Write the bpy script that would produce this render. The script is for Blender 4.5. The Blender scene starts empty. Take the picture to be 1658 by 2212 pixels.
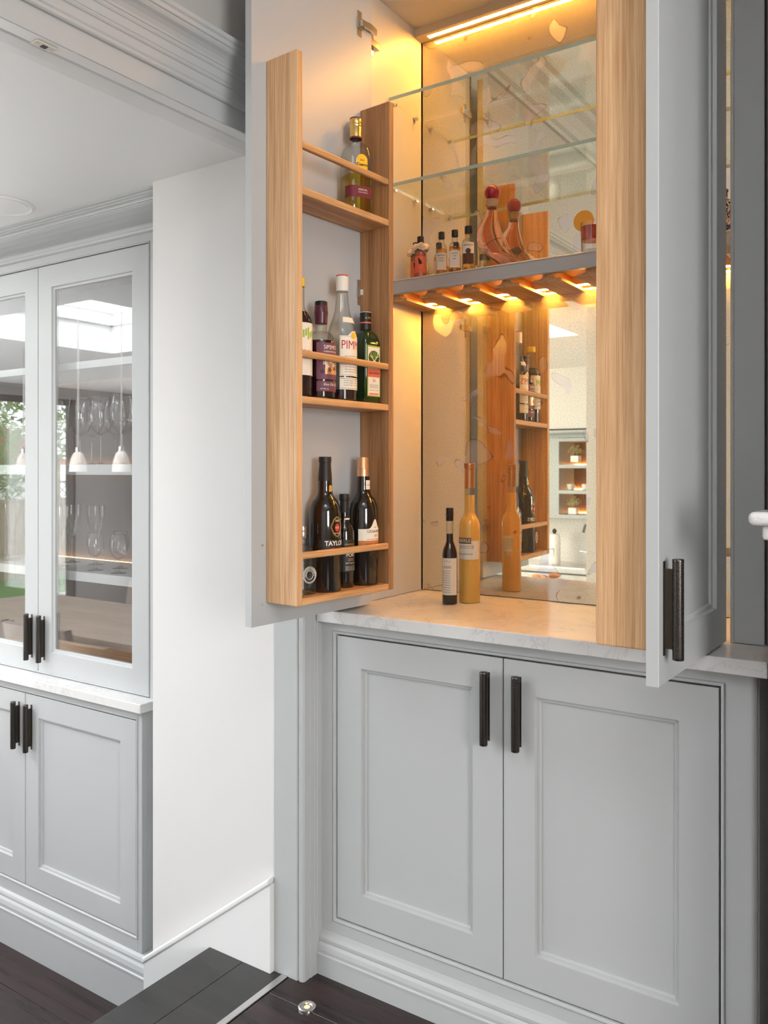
import bpy, bmesh, math, random
from mathutils import Vector, Matrix
random.seed(7)
PI = math.pi
sc = bpy.context.scene
COL = sc.collection

# ------------------------------------------------------------------ camera
THETA = math.atan(1216 / 1811.6)
cam = bpy.data.cameras.new('camera'); camo = bpy.data.objects.new('camera', cam); COL.objects.link(camo)
cam.sensor_fit = 'HORIZONTAL'; cam.sensor_width = 36.0
cam.lens = 1811.6 / 1658 * 36.0
cam.shift_y = -92 / 1658
cam.clip_start = 0.05; cam.clip_end = 200
camo.location = (0, 0, 1.30)
camo.rotation_euler = (PI / 2, 0, THETA)
sc.camera = camo

# ------------------------------------------------------------------ view, world, lights
sc.view_settings.view_transform = 'Standard'
sc.view_settings.look = 'None'
sc.view_settings.exposure = 0.07
sc.view_settings.gamma = 1.0
sc.view_settings.use_curve_mapping = False
try:
    sc.cycles.caustics_reflective = True
    sc.cycles.caustics_refractive = False
    sc.cycles.max_bounces = 14
    sc.cycles.transparent_max_bounces = 24
    sc.cycles.sample_clamp_indirect = 8.0
except Exception:
    pass

world = bpy.data.worlds.new('sky'); sc.world = world; world.use_nodes = True
bg = world.node_tree.nodes['Background']
bg.inputs[0].default_value = (0.92, 0.96, 1.0, 1); bg.inputs[1].default_value = 5.4


def area(name, loc, rot, sx, sy, power, color=(1, 1, 1), portal=False):
    l = bpy.data.lights.new(name, 'AREA'); l.shape = 'RECTANGLE'; l.size = sx; l.size_y = sy
    l.energy = power; l.color = color
    if portal: l.cycles.is_portal = True
    o = bpy.data.objects.new(name, l); COL.objects.link(o); o.location = loc; o.rotation_euler = rot
    return o


# daylight at the openings: skylights, bar room window; the stair, kitchen-end and rear dining ones are added fill; garden window is a portal for the sky
area('skylight_dining_light', (-4.25, 0.35, 2.42), (0, 0, 0), 1.46, 1.26, 42, (0.95, 0.98, 1.0))
area('added_stair_fill', (-2.45, -0.10, 2.42), (0, 0, 0), 1.06, 1.16, 18, (0.97, 0.985, 1.0))  # unseen rooflight added to throw daylight onto the bar cabinet
area('skylight_bar_light', (0.55, -0.35, 3.20), (0, 0, 0), 1.2, 1.2, 7, (1.0, 0.985, 0.96))
area('window_bar_light', (2.44, -0.55, 1.55), (0, PI / 2, 0), 1.5, 1.2, 92, (1.0, 0.955, 0.90))
area('added_kitchen_end_fill', (-5.9, -2.64, 0.85), (PI / 2, 0, 0), 1.8, 2.2, 48, (0.98, 0.985, 1.0))  # unseen kitchen-end opening added as extra fill for the dining room
area('added_ceiling_fill', (-5.1, 2.25, 0.85), (-PI / 2, 0, 0), 3.0, 2.2, 215, (0.98, 0.985, 1.0))  # unseen rear opening added only to brighten the dining ceiling
area('window_garden_portal', (-7.46, 0.15, 0.85), (0, -PI / 2, 0), 2.4, 3.7, 1, portal=True)


# ------------------------------------------------------------------ helpers
def S(r, g, b):
    def f(c):
        c /= 255.0
        return c / 12.92 if c <= 0.04045 else ((c + 0.055) / 1.055) ** 2.4
    return (f(r), f(g), f(b), 1.0)


MATS = {}


def mat(name, color=(0.8, 0.8, 0.8, 1), rough=0.5, metal=0.0, trans=0.0, ior=1.45, emit=None, estr=0.0, spec=None, coat=0.0):
    if name in MATS: return MATS[name]
    m = bpy.data.materials.new(name); m.use_nodes = True
    p = m.node_tree.nodes['Principled BSDF']
    p.inputs['Base Color'].default_value = color; p.inputs['Roughness'].default_value = rough
    p.inputs['Metallic'].default_value = metal; p.inputs['Transmission Weight'].default_value = trans
    p.inputs['IOR'].default_value = ior
    if spec is not None: p.inputs['Specular IOR Level'].default_value = spec
    if coat: p.inputs['Coat Weight'].default_value = coat; p.inputs['Coat Roughness'].default_value = 0.08
    if emit: p.inputs['Emission Color'].default_value = emit; p.inputs['Emission Strength'].default_value = estr
    MATS[name] = m
    return m


def nodes(m): return m.node_tree.nodes, m.node_tree.links, m.node_tree.nodes['Principled BSDF']


def texco(N, L, scale=(1, 1, 1), rot=(0, 0, 0)):
    t = N.new('ShaderNodeTexCoord'); mp = N.new('ShaderNodeMapping')
    mp.inputs['Scale'].default_value = scale; mp.inputs['Rotation'].default_value = rot
    L.new(t.outputs['Object'], mp.inputs['Vector'])
    return mp.outputs['Vector']


def noise(N, L, vec, scale, detail=4, rough=0.5, dist=0.0):
    n = N.new('ShaderNodeTexNoise'); n.inputs['Scale'].default_value = scale; n.inputs['Detail'].default_value = detail
    n.inputs['Roughness'].default_value = rough; n.inputs['Distortion'].default_value = dist
    L.new(vec, n.inputs['Vector']); return n


def ramp(N, L, fac, stops):
    r = N.new('ShaderNodeValToRGB'); e = r.color_ramp.elements
    e[0].position, e[0].color = stops[0]; e[1].position, e[1].color = stops[-1]
    for p, c in stops[1:-1]:
        k = e.new(p); k.color = c
    L.new(fac, r.inputs['Fac']); return r


def bump(N, L, p, height, strength, dist):
    b = N.new('ShaderNodeBump'); b.inputs['Strength'].default_value = strength; b.inputs['Distance'].default_value = dist
    L.new(height, b.inputs['Height']); L.new(b.outputs['Normal'], p.inputs['Normal'])


def paint(name, col, rough, bs=0.04):
    m = mat(name, col, rough); N, L, p = nodes(m)
    v = texco(N, L); n = noise(N, L, v, 420, 3); bump(N, L, p, n.outputs['Fac'], bs, 0.001)
    n2 = noise(N, L, v, 2.2, 2)
    mx = N.new('ShaderNodeMapRange'); mx.inputs['To Min'].default_value = rough - 0.03; mx.inputs['To Max'].default_value = rough + 0.04
    L.new(n2.outputs['Fac'], mx.inputs['Value']); L.new(mx.outputs['Result'], p.inputs['Roughness'])
    return m


def oak(name, axis, light, dark, rough=0.45):
    m = mat(name, light, rough); N, L, p = nodes(m)

    def strip(across, along, detail, r_, dist=0.0):
        q = [across] * 3; q[axis] = along
        return noise(N, L, texco(N, L, tuple(q)), 1.0, detail, r_, dist).outputs['Fac']
    fine = strip(560, 8, 3, 0.6); mid = strip(120, 1.1, 3, 0.5, 0.0); broad = strip(9, 0.8, 2, 0.4, 0.6)
    w = N.new('ShaderNodeMath'); w.operation = 'MULTIPLY'; w.inputs[1].default_value = 34.0; L.new(broad, w.inputs[0])
    sn_ = N.new('ShaderNodeMath'); sn_.operation = 'SINE'; L.new(w.outputs[0], sn_.inputs[0])
    def madd(x, k, y):
        q = N.new('ShaderNodeMath'); q.operation = 'MULTIPLY_ADD'; q.inputs[1].default_value = k
        L.new(x, q.inputs[0])
        if isinstance(y, float): q.inputs[2].default_value = y
        else: L.new(y, q.inputs[2])
        return q.outputs[0]
    h = madd(fine, 0.70, madd(mid, 0.50, madd(sn_.outputs[0], 0.05, -0.10)))
    md = tuple(0.45 * light[i] + 0.55 * dark[i] for i in range(3)) + (1,)
    r = ramp(N, L, h, [(0.30, dark), (0.46, md), (0.64, light)])
    L.new(r.outputs['Color'], p.inputs['Base Color'])
    bump(N, L, p, h, 0.10, 0.0015)
    return m


GREY = paint('cabinet_paint', (0.475, 0.488, 0.492, 1), 0.34)
GREYIN = paint('interior_paint', (0.60, 0.58, 0.55, 1), 0.40)
WHITE = paint('wall_paint', (0.70, 0.69, 0.68, 1), 0.6)
TRIMW = paint('white_trim_paint', (0.80, 0.80, 0.80, 1), 0.35)
CEIL = paint('ceiling_paint', (0.88, 0.88, 0.88, 1), 0.7)
TAUPE = paint('taupe_wall_paint', (0.36, 0.345, 0.33, 1), 0.5)
DARKB = paint('dark_breast_paint', (0.12, 0.105, 0.095, 1), 0.5)
OAKZ = oak('oak_upright', 2, S(222, 182, 138), S(182, 134, 90))
OAKSH = oak('oak_shaded_upright', 2, S(176, 130, 86), S(124, 82, 48))  # same oak darkened, putting shade into the hinge-side uprights' colour
OAKY = oak('oak_lengthwise', 1, S(216, 172, 122), S(158, 108, 64))
OAKX = oak('oak_crosswise', 0, S(216, 172, 122), S(158, 108, 64))
GAP = mat('shadow_gap_paint', (0.03, 0.03, 0.032, 1), 0.7)
CHROME = mat('polished_steel', (0.72, 0.70, 0.66, 1), 0.16, 1.0)
STEEL = mat('brushed_steel', (0.62, 0.61, 0.60, 1), 0.3, 1.0)
BRONZE = mat('dark_bronze', (0.12, 0.108, 0.10, 1), 0.28, 1.0)
BRONZE2 = mat('bronze_blade', (0.09, 0.075, 0.06, 1), 0.42, 1.0)
LEDM = mat('warm_led', (1, 0.8, 0.5, 1), 0.5, emit=(1.0, 0.44, 0.065, 1), estr=205)
LEDN = mat('warm_led_narrow', (1, 0.8, 0.5, 1), 0.5, emit=(1.0, 0.44, 0.065, 1), estr=520)
LEDK = mat('warm_led_kitchen', (1, 0.8, 0.5, 1), 0.5, emit=(1.0, 0.50, 0.20, 1), estr=30)
LEDW = mat('warm_led_low', (1, 0.8, 0.5, 1), 0.5, emit=(1.0, 0.55, 0.25, 1), estr=5)
DIFF = mat('led_profile', S(206, 190, 165), 0.4)


def mk_marble():
    m = mat('white_marble', (0.83, 0.82, 0.81, 1), 0.16); N, L, p = nodes(m)
    v = texco(N, L, (1, 1, 1), (0.3, 0.2, 0.7))
    n = noise(N, L, v, 5.5, 7, 0.62, 1.6)
    r = ramp(N, L, n.outputs['Fac'], [(0.40, (0.71, 0.705, 0.695, 1)), (0.485, (0.69, 0.685, 0.68, 1)), (0.5, (0.59, 0.585, 0.58, 1)), (0.515, (0.70, 0.695, 0.69, 1)), (0.75, (0.73, 0.725, 0.72, 1))])
    L.new(r.outputs['Color'], p.inputs['Base Color'])
    return m


MARBLE = mk_marble()


def mk_floor(name, c1, c2, rough):
    m = mat(name, c1, rough); N, L, p = nodes(m)
    v = texco(N, L, (1.2, 30, 30)); n = noise(N, L, v, 1.0, 6, 0.65, 0.6)
    r = ramp(N, L, n.outputs['Fac'], [(0.32, c1), (0.72, c2)])
    L.new(r.outputs['Color'], p.inputs['Base Color'])
    v2 = texco(N, L, (6, 160, 160)); n2 = noise(N, L, v2, 1.0, 3)
    bump(N, L, p, n2.outputs['Fac'], 0.25, 0.0015)
    mr = N.new('ShaderNodeMapRange'); mr.inputs['To Min'].default_value = rough - 0.08; mr.inputs['To Max'].default_value = rough + 0.12
    L.new(n.outputs['Fac'], mr.inputs['Value']); L.new(mr.outputs['Result'], p.inputs['Roughness'])
    return m


FLOORB = mk_floor('dark_floorboard', (0.010, 0.0065, 0.0065, 1), (0.050, 0.027, 0.025, 1), 0.27)
TREADM = mk_floor('dark_tread_board', (0.022, 0.021, 0.021, 1), (0.042, 0.040, 0.039, 1), 0.34)


def mk_mirror():
    m = mat('antique_mirror', (0.90, 0.85, 0.74, 1), 0.015, 1.0); N, L, p = nodes(m)
    v = texco(N, L); v.node.inputs['Location'].default_value = (2.37, 0.0, 1.13)
    def mth(op, a_, b_):
        q = N.new('ShaderNodeMath'); q.operation = op
        for i, x in enumerate((a_, b_)):
            if isinstance(x, float): q.inputs[i].default_value = x
            else: L.new(x, q.inputs[i])
        return q.outputs[0]
    def mixc(f_, a_, b_):
        q = N.new('ShaderNodeMix'); q.data_type = 'RGBA'; L.new(f_, q.inputs[0])
        L.new(a_, q.inputs[6])
        q.inputs[7].default_value = b_
        return q.outputs[2]
    n1 = noise(N, L, v, 260, 4, 0.6)                 # fine grain of the silvering
    r1 = ramp(N, L, n1.outputs['Fac'], [(0.32, (0.85, 0.75, 0.52, 1)), (0.62, (0.95, 0.88, 0.70, 1))])
    n2 = noise(N, L, v, 10.0, 1.3, 0.5, 0.6)            # worn patches
    patch = ramp(N, L, n2.outputs['Fac'], [(0.622, (0, 0, 0, 1)), (0.625, (1, 1, 1, 1))]).outputs['Color']
    rim = ramp(N, L, n2.outputs['Fac'], [(0.612, (0, 0, 0, 1)), (0.620, (1, 1, 1, 1)), (0.626, (0, 0, 0, 1))]).outputs['Color']
    sel = ramp(N, L, noise(N, L, v, 13, 3).outputs['Fac'], [(0.46, (0, 0, 0, 1)), (0.54, (1, 1, 1, 1))]).outputs['Color']
    rimm = mth('MULTIPLY', rim, sel)
    cloud = ramp(N, L, noise(N, L, v, 3.0, 4, 0.6).outputs['Fac'], [(0.40, (0, 0, 0, 1)), (0.70, (1, 1, 1, 1))]).outputs['Color']
    c1 = mixc(mth('MULTIPLY', cloud, 0.35), r1.outputs['Color'], (0.86, 0.76, 0.56, 1))
    c2 = mixc(mth('MULTIPLY', rimm, 1.0), c1, (0.22, 0.15, 0.09, 1))
    c3 = mixc(mth('MULTIPLY', patch, 0.95), c2, (0.88, 0.82, 0.74, 1))
    L.new(c3, p.inputs['Base Color'])
    spk = ramp(N, L, n1.outputs['Fac'], [(0.30, (0.85, 0.85, 0.85, 1)), (0.55, (0.94, 0.94, 0.94, 1))]).outputs['Color']
    keep = mth('SUBTRACT', 1.0, patch)
    L.new(mth('ADD', mth('MULTIPLY', spk, keep), mth('MULTIPLY', patch, 0.76)), p.inputs['Metallic'])
    return m


MIRROR = mk_mirror()


def mk_glass(name, tint=(1, 1, 1, 1), ior=1.5, edge=(0.75, 0.78, 0.78, 1), gloss=1.0):
    """thin clear glass: see-through with Fresnel reflection, walls seen edge-on absorb more"""
    m = bpy.data.materials.new(name); m.use_nodes = True; MATS[name] = m
    N, L = m.node_tree.nodes, m.node_tree.links
    N.remove(N['Principled BSDF']); out = N['Material Output']
    tr = N.new('ShaderNodeBsdfTransparent'); gl = N.new('ShaderNodeBsdfGlossy'); gl.inputs['Roughness'].default_value = 0.0
    gl.inputs['Color'].default_value = (gloss, gloss, gloss, 1)
    lw = N.new('ShaderNodeLayerWeight'); lw.inputs['Blend'].default_value = 0.5
    f0 = ((ior - 1) / (ior + 1)) ** 2       # Schlick reflectance, the same on both faces of a wall
    pw = N.new('ShaderNodeMath'); pw.operation = 'POWER'; pw.inputs[1].default_value = 5.0; L.new(lw.outputs['Facing'], pw.inputs[0])
    fr = N.new('ShaderNodeMath'); fr.operation = 'MULTIPLY_ADD'; fr.inputs[1].default_value = 1 - f0; fr.inputs[2].default_value = f0
    L.new(pw.outputs[0], fr.inputs[0])
    ab = N.new('ShaderNodeMath'); ab.operation = 'POWER'; ab.inputs[1].default_value = 2.0; L.new(lw.outputs['Facing'], ab.inputs[0])
    mc = N.new('ShaderNodeMix'); mc.data_type = 'RGBA'; mc.inputs[6].default_value = tint; mc.inputs[7].default_value = edge
    L.new(ab.outputs[0], mc.inputs[0]); L.new(mc.outputs[2], tr.inputs['Color'])
    ms = N.new('ShaderNodeMixShader'); L.new(fr.outputs[0], ms.inputs['Fac'])
    L.new(tr.outputs['BSDF'], ms.inputs[1]); L.new(gl.outputs['BSDF'], ms.inputs[2]); L.new(ms.outputs['Shader'], out.inputs['Surface'])
    return m


GLASS = mk_glass('clear_glass', ior=1.65, edge=(0.42, 0.43, 0.43, 1))
PANE = mk_glass('window_pane_glass', ior=1.95, edge=(0.9, 0.93, 0.92, 1))
SHELFG = mk_glass('shelf_glass', (0.992, 1, 0.994, 1), edge=(0.86, 0.93, 0.89, 1))
GLEDGE = mat('green_glass_edge', (0.66, 0.80, 0.66, 1), 0.08, trans=0.3)
BOTG = mk_glass('bottle_glass', (0.95, 0.96, 0.94, 1), edge=(0.40, 0.40, 0.36, 1))


# ---- mesh builder
class MB:
    def __init__(s): s.v = []; s.f = []

    def add(s, vs, fs):
        b = len(s.v); s.v += [tuple(x) for x in vs]; s.f += [tuple(i + b for i in q) for q in fs]; return s

    def box(s, x0, x1, y0, y1, z0, z1):
        return s.add([(x0, y0, z0), (x1, y0, z0), (x1, y1, z0), (x0, y1, z0), (x0, y0, z1), (x1, y0, z1), (x1, y1, z1), (x0, y1, z1)],
                     [(0, 3, 2, 1), (4, 5, 6, 7), (0, 1, 5, 4), (1, 2, 6, 5), (2, 3, 7, 6), (3, 0, 4, 7)])

    def lathe(s, prof, seg=32, cx=0, cy=0, exps=None, z0=0, a0=None, a1=None):
        """rings of (r, z); exps gives a superellipse exponent per ring (2 = round)"""
        n = len(prof); vs = []; fs = []
        for k, (r, z) in enumerate(prof):
            e = exps[k] if exps else 2
            for i in range(seg):
                a = 2 * PI * i / seg; c, d = math.cos(a), math.sin(a)
                q = 1.0 if e == 2 else (abs(c) ** e + abs(d) ** e) ** (-1.0 / e)
                vs.append((cx + r * q * c, cy + r * q * d, z0 + z))
        for k in range(n - 1):
            for i in range(seg):
                j = (i + 1) % seg
                fs.append((k * seg + i, k * seg + j, (k + 1) * seg + j, (k + 1) * seg + i))
        if prof[0][0] > 1e-6: fs.append(tuple(range(seg - 1, -1, -1)))
        if prof[-1][0] > 1e-6: fs.append(tuple((n - 1) * seg + i for i in range(seg)))
        return s.add(vs, fs)

    def prism(s, poly, axis, a, b):
        """closed 2D polygon extruded along axis from a to b (axis x: (y,z), y: (x,z), z: (x,y))"""
        n = len(poly)

        def P(u, w, t): return (t, u, w) if axis == 'x' else ((u, t, w) if axis == 'y' else (u, w, t))
        vs = [P(u, w, a) for u, w in poly] + [P(u, w, b) for u, w in poly]
        fs = [(i, (i + 1) % n, n + (i + 1) % n, n + i) for i in range(n)]
        fs += [tuple(range(n - 1, -1, -1)), tuple(range(n, 2 * n))]
        return s.add(vs, fs)

    def tube(s, pts, rad, seg=12, cap=True):
        pts = [Vector(p) for p in pts]; n = len(pts)
        R = rad if isinstance(rad, (list, tuple)) else [rad] * n
        vs = []; fs = []; up = None
        for k in range(n):
            t = (pts[min(k + 1, n - 1)] - pts[max(k - 1, 0)]).normalized()
            if up is None:
                up = Vector((0, 0, 1)) if abs(t.z) < 0.9 else Vector((1, 0, 0))
            u = t.cross(up).normalized(); w = u.cross(t).normalized(); up = w
            for i in range(seg):
                a = 2 * PI * i / seg
                vs.append(pts[k] + (u * math.cos(a) + w * math.sin(a)) * R[k])
        for k in range(n - 1):
            for i in range(seg):
                j = (i + 1) % seg
                fs.append((k * seg + i, k * seg + j, (k + 1) * seg + j, (k + 1) * seg + i))
        if cap: fs += [tuple(range(seg - 1, -1, -1)), tuple((n - 1) * seg + i for i in range(seg))]
        return s.add(vs, fs)

    def mesh(s, name):
        me = bpy.data.meshes.new(name); me.from_pydata(s.v, [], s.f)
        bm = bmesh.new(); bm.from_mesh(me); bmesh.ops.recalc_face_normals(bm, faces=bm.faces); bm.to_mesh(me); bm.free()
        return me

    def build(s, name, m, parent=None, loc=None, rz=None, smooth=False, bev=0.0, seg=2):
        me = s.mesh(name); me.materials.append(m)
        return link(name, me, parent, loc, rz, smooth, bev, seg)


def link(name, me, parent=None, loc=None, rz=None, smooth=False, bev=0.0, seg=2):
    o = bpy.data.objects.new(name, me); COL.objects.link(o)
    if loc is not None: o.location = loc
    if rz is not None: o.rotation_euler = (0, 0, rz)
    if parent: o.parent = parent
    if smooth:
        for p in me.polygons: p.use_smooth = True
        try: me.set_sharp_from_angle(angle=math.radians(40))
        except Exception: pass
    if bev:
        b = o.modifiers.new('bevel', 'BEVEL'); b.width = bev; b.segments = seg; b.limit_method = 'ANGLE'; b.angle_limit = math.radians(40)
        b.harden_normals = False
    return o


def empty(name, loc=(0, 0, 0), rz=0.0, label=None, cat=None, group=None):
    o = bpy.data.objects.new(name, None); COL.objects.link(o); o.location = loc; o.rotation_euler = (0, 0, rz)
    o.empty_display_size = 0.05
    return tag(o, label, cat, group)


def tag(o, label=None, cat=None, group=None, kind=None):
    if label: o['label'] = label
    if cat: o['category'] = cat
    if group: o['group'] = group
    if kind: o['kind'] = kind
    return o


def struct(o, label, cat):
    return tag(o, label, cat, kind='structure')


def box(name, m, b, parent=None, bev=0.0, loc=None, rz=None):
    return MB().box(*b).build(name, m, parent, loc, rz, bev=bev)


def text_raw(s, size, squeeze=1.0, bold=0.0, align='CENTER', shear=0.0):
    cu = bpy.data.curves.new('lettering', 'FONT'); cu.body = s; cu.size = size; cu.align_x = align; cu.align_y = 'CENTER'
    cu.resolution_u = 3; cu.shear = shear; cu.offset = bold
    o = bpy.data.objects.new('lettering', cu); COL.objects.link(o)
    dg = bpy.context.evaluated_depsgraph_get(); dg.update()
    me = o.evaluated_get(dg).to_mesh()
    vs = [(v.co.x * squeeze, v.co.y) for v in me.vertices]; fs = [tuple(p.vertices) for p in me.polygons]
    o.evaluated_get(dg).to_mesh_clear()
    bpy.data.objects.remove(o); bpy.data.curves.remove(cu)
    return vs, fs


def text_cyl(name, s, size, r, z, m, parent, a=0.0, **kw):
    """lettering wrapped on a round bottle; a = offset in radians from the label's middle (local -Y)"""
    vs, fs = text_raw(s, size, **kw); b = MB()
    pts = []
    for x, y in vs:
        t = -PI / 2 + a + x / r
        pts.append((r * math.cos(t), r * math.sin(t), z + y))
    b.v = pts; b.f = fs
    me = bpy.data.meshes.new(name); me.from_pydata(b.v, [], b.f); me.materials.append(m)
    return link(name, me, parent)


def text_flat(name, s, size, origin, ux, uz, m, parent, **kw):
    vs, fs = text_raw(s, size, **kw); o = Vector(origin); ux = Vector(ux); uz = Vector(uz)
    me = bpy.data.meshes.new(name); me.from_pydata([tuple(o + ux * x + uz * y) for x, y in vs], [], fs); me.materials.append(m)
    return link(name, me, parent)


def band(name, r, z0, z1, a0, a1, m, parent, seg=24, th=0.0003, top=None):
    """paper label round a bottle between angles a0..a1 (radians from local -Y); top(t) may shape its upper edge"""
    b = MB(); vs = []; n = seg + 1
    for rr in (r, r + th):
        for zi in (0, 1):
            for i in range(n):
                u = i / seg; t = -PI / 2 + a0 + (a1 - a0) * u
                z = z0 if zi == 0 else (top(u) if top else z1)
                vs.append((rr * math.cos(t), rr * math.sin(t), z))
    fs = []
    for i in range(seg):
        fs.append((2 * n + i, 2 * n + i + 1, 3 * n + i + 1, 3 * n + i)); fs.append((i + 1, i, n + i, n + i + 1))
        fs.append((n + i, 3 * n + i, 3 * n + i + 1, n + i + 1)); fs.append((i, i + 1, 2 * n + i + 1, 2 * n + i))
    fs.append((0, 2 * n, 3 * n, n)); fs.append((seg, n + seg, 3 * n + seg, 2 * n + seg))
    b.add(vs, fs)
    return b.build(name, m, parent, smooth=True)


def copy_tree(o, parent=None):
    c = o.copy(); COL.objects.link(c); c.parent = parent
    for ch in list(o.children): copy_tree(ch, c)
    return c


# ------------------------------------------------------------------ key dimensions (metres, bar room floor = 0)
ZD = -0.392          # dining room floor
ZC = 2.135           # dining room ceiling
ZB = 2.95            # bar room ceiling
YW = 1.649           # white return wall / architrave face
XM0, XM1 = -1.306, -0.373   # bar cupboard inside
YM = 2.15            # mirror face
WT = 0.940           # bar worktop top
#==SETTING
# floors ------------------------------------------------------------
fl = struct(MB().box(-1.66, 2.4, -2.2, 2.2, -0.20, -0.016).build('floor', FLOORB), 'dark stained timber floor of the bar room', 'floor')
pl_me = {}


def planks(parent, x0, x1, ys, zt, th, m, off):
    for i, (y0, y1) in enumerate(ys):
        cuts = [x0] + [c for c in (x0 + off[i % len(off)], x0 + off[i % len(off)] + 1.9) if c < x1 - 0.3] + [x1]
        for a, b in zip(cuts, cuts[1:]):
            L_ = b - a - 0.0015; W_ = y1 - y0 - 0.0015; key = (round(L_, 4), round(W_, 4), m.name)
            if key not in pl_me:
                q = MB().box(-L_ / 2, L_ / 2, -W_ / 2, W_ / 2, -th, 0).mesh('plank'); q.materials.append(m); pl_me[key] = q
            o = link('plank', pl_me[key], parent, ((a + b) / 2, (y0 + y1) / 2, zt), bev=0.0012, seg=1)


planks(fl, -1.400, 2.4, [(1.735 - 0.165 * (k + 1), 1.735 - 0.165 * k) for k in range(12)], 0.0, 0.0155, FLOORB, (1.1, 2.0, 0.6))
planks(fl, -1.400, 2.4, [(-2.2, -0.245)], 0.0, 0.0155, FLOORB, (1.4,))
fd = struct(MB().box(-7.5, -1.56, -2.6, 2.2, ZD - 0.2, ZD - 0.016).build('floor', FLOORB), 'dark stained timber floor of the lower dining room', 'floor')
planks(fd, -7.5, -1.92, [(1.591 - 0.185 * k, 1.591 - 0.185 * (k - 1)) for k in range(0, 14)], ZD, 0.0155, FLOORB, (2.3, 3.4, 3.0, 2.6))
planks(fd, -7.5, -1.92, [(-2.6, 1.591 - 0.185 * 13)], ZD, 0.0155, FLOORB, (2.0,))

tr = empty('stair_step', (-1.54, 1.0, 0), 0); struct(tr, 'upper dark timber step down to the dining room', 'step')
MB().box(-1.667, -1.5435, 0.098, 1.647, -0.022, 0).build('tread_board', TREADM, tr, (1.54, -1.0, 0), bev=0.002)
MB().box(-1.5425, -1.4205, 0.098, 1.647, -0.022, 0).build('tread_board', TREADM, tr, (1.54, -1.0, 0), bev=0.001)
MB().box(-1.660, -1.42, 0.098, 1.647, -0.20, -0.022).build('riser', TREADM, tr, (1.54, -1.0, 0))
tr2 = empty('stair_step', (-1.79, 1.0, -0.196), 0); struct(tr2, 'lower dark timber step on the dining room floor', 'step')
MB().box(-1.917, -1.665, 0.098, 1.647, -0.218, -0.196).build('tread_board', TREADM, tr2, (1.79, -1.0, 0.196), bev=0.002)
MB().box(-1.910, -1.665, 0.098, 1.647, ZD, -0.218).build('riser', TREADM, tr2, (1.79, -1.0, 0.196))
struct(MB().box(-1.420, -1.401, 0.098, 1.647, -0.012, 0.003).build('trim_1', STEEL, bev=0.0015), 'brushed steel threshold strip along the step edge', 'threshold')

fu = empty('floor_uplight', (-1.283, 1.578, 0), 0, 'round steel uplight glowing warm in the dark floor', 'uplight')
MB().lathe([(0.013, 0.002), (0.0135, 0.0045), (0.019, 0.0055), (0.0215, 0.004), (0.022, 0.0), (0.013, 0.0)], 40).build('bezel', CHROME, fu, smooth=True)
MB().lathe([(0.0085, 0.0), (0.0085, 0.0018), (0.0, 0.003)], 24).build('lens', mat('uplight_lens', (1, 0.7, 0.4, 1), 0.3, emit=(1.0, 0.48, 0.18, 1), estr=1.0), fu, smooth=True)
MB().lathe([(0.0128, 0.0), (0.0128, 0.001), (0.0086, 0.001), (0.0086, 0.0)], 24).build('gasket', GAP, fu)

# walls ---------------------------------------------------------------
wl = MB().box(-1.55, -1.45, -2.2, 1.649, 2.14, ZB + 0.05).box(-1.55, -1.45, -2.2, 0.096, ZD, 2.14)
struct(wl.build('wall_left', paint('opening_wall_paint', (0.46, 0.445, 0.43, 1), 0.42)), 'grey wall with the wide opening to the dining room', 'wall')
struct(MB().box(-1.915, -1.445, YW, 2.2, ZD, ZB).build('wall_back', WHITE), 'white return wall between the two cupboards', 'wall')
struct(MB().box(-7.6, -6.6, 2.2, 2.3, ZD - 0.2, ZB + 0.1).box(-3.6, 2.5, 2.2, 2.3, ZD - 0.2, ZB + 0.1).box(-6.6, -3.6, 2.2, 2.3, ZD - 0.2, -0.25).box(-6.6, -3.6, 2.2, 2.3, 1.95, ZB + 0.1).build('wall_rear', WHITE), 'rear wall behind the cupboards', 'wall')
struct(MB().box(-0.306, 1.9, 1.856, 2.2, 0, ZB).build('wall_alcove', DARKB), 'dark wall beside the bar cupboard', 'wall')
struct(MB().box(-0.17, 1.7, 1.52, 1.856, 0, ZB).build('wall_chimney', DARKB), 'dark chimney breast right of the bar cupboard', 'wall')
wr = MB().box(2.4, 2.5, -2.3, -1.15, -0.2, ZB).box(2.4, 2.5, 0.05, 2.3, -0.2, ZB).box(2.4, 2.5, -1.15, 0.05, -0.2, 0.8).box(2.4, 2.5, -1.15, 0.05, 2.3, ZB)
struct(wr.build('wall_right', WHITE), 'white side wall of the bar room with a window', 'wall')
struct(MB().box(-1.45, 2.5, -2.3, -2.2, -0.2, ZB).build('wall_front', WHITE), 'white wall of the bar room facing the bar', 'wall')
struct(MB().box(-7.6, -6.8, -2.7, -2.6, ZD, ZC + 0.1).box(-5.0, -1.55, -2.7, -2.6, ZD, ZC + 0.1).box(-6.8, -5.0, -2.7, -2.6, ZD, -0.25).box(-6.8, -5.0, -2.7, -2.6, 1.95, ZC + 0.1).build('wall_kitchen', WHITE), 'white kitchen wall behind the sink', 'wall')
wg = MB().box(-7.6, -7.5, -2.7, -1.82, ZD, ZC + 0.1).box(-7.6, -7.5, 2.0, 2.3, ZD, ZC + 0.1).box(-7.6, -7.5, -1.82, 2.0, 2.02, ZC + 0.1).box(-7.6, -7.5, -1.82, 2.0, ZD, -0.34)
struct(wg.build('wall_garden', paint('garden_wall_paint', (0.30, 0.28, 0.27, 1), 0.6)), 'grey end wall with the garden window', 'wall')

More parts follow.
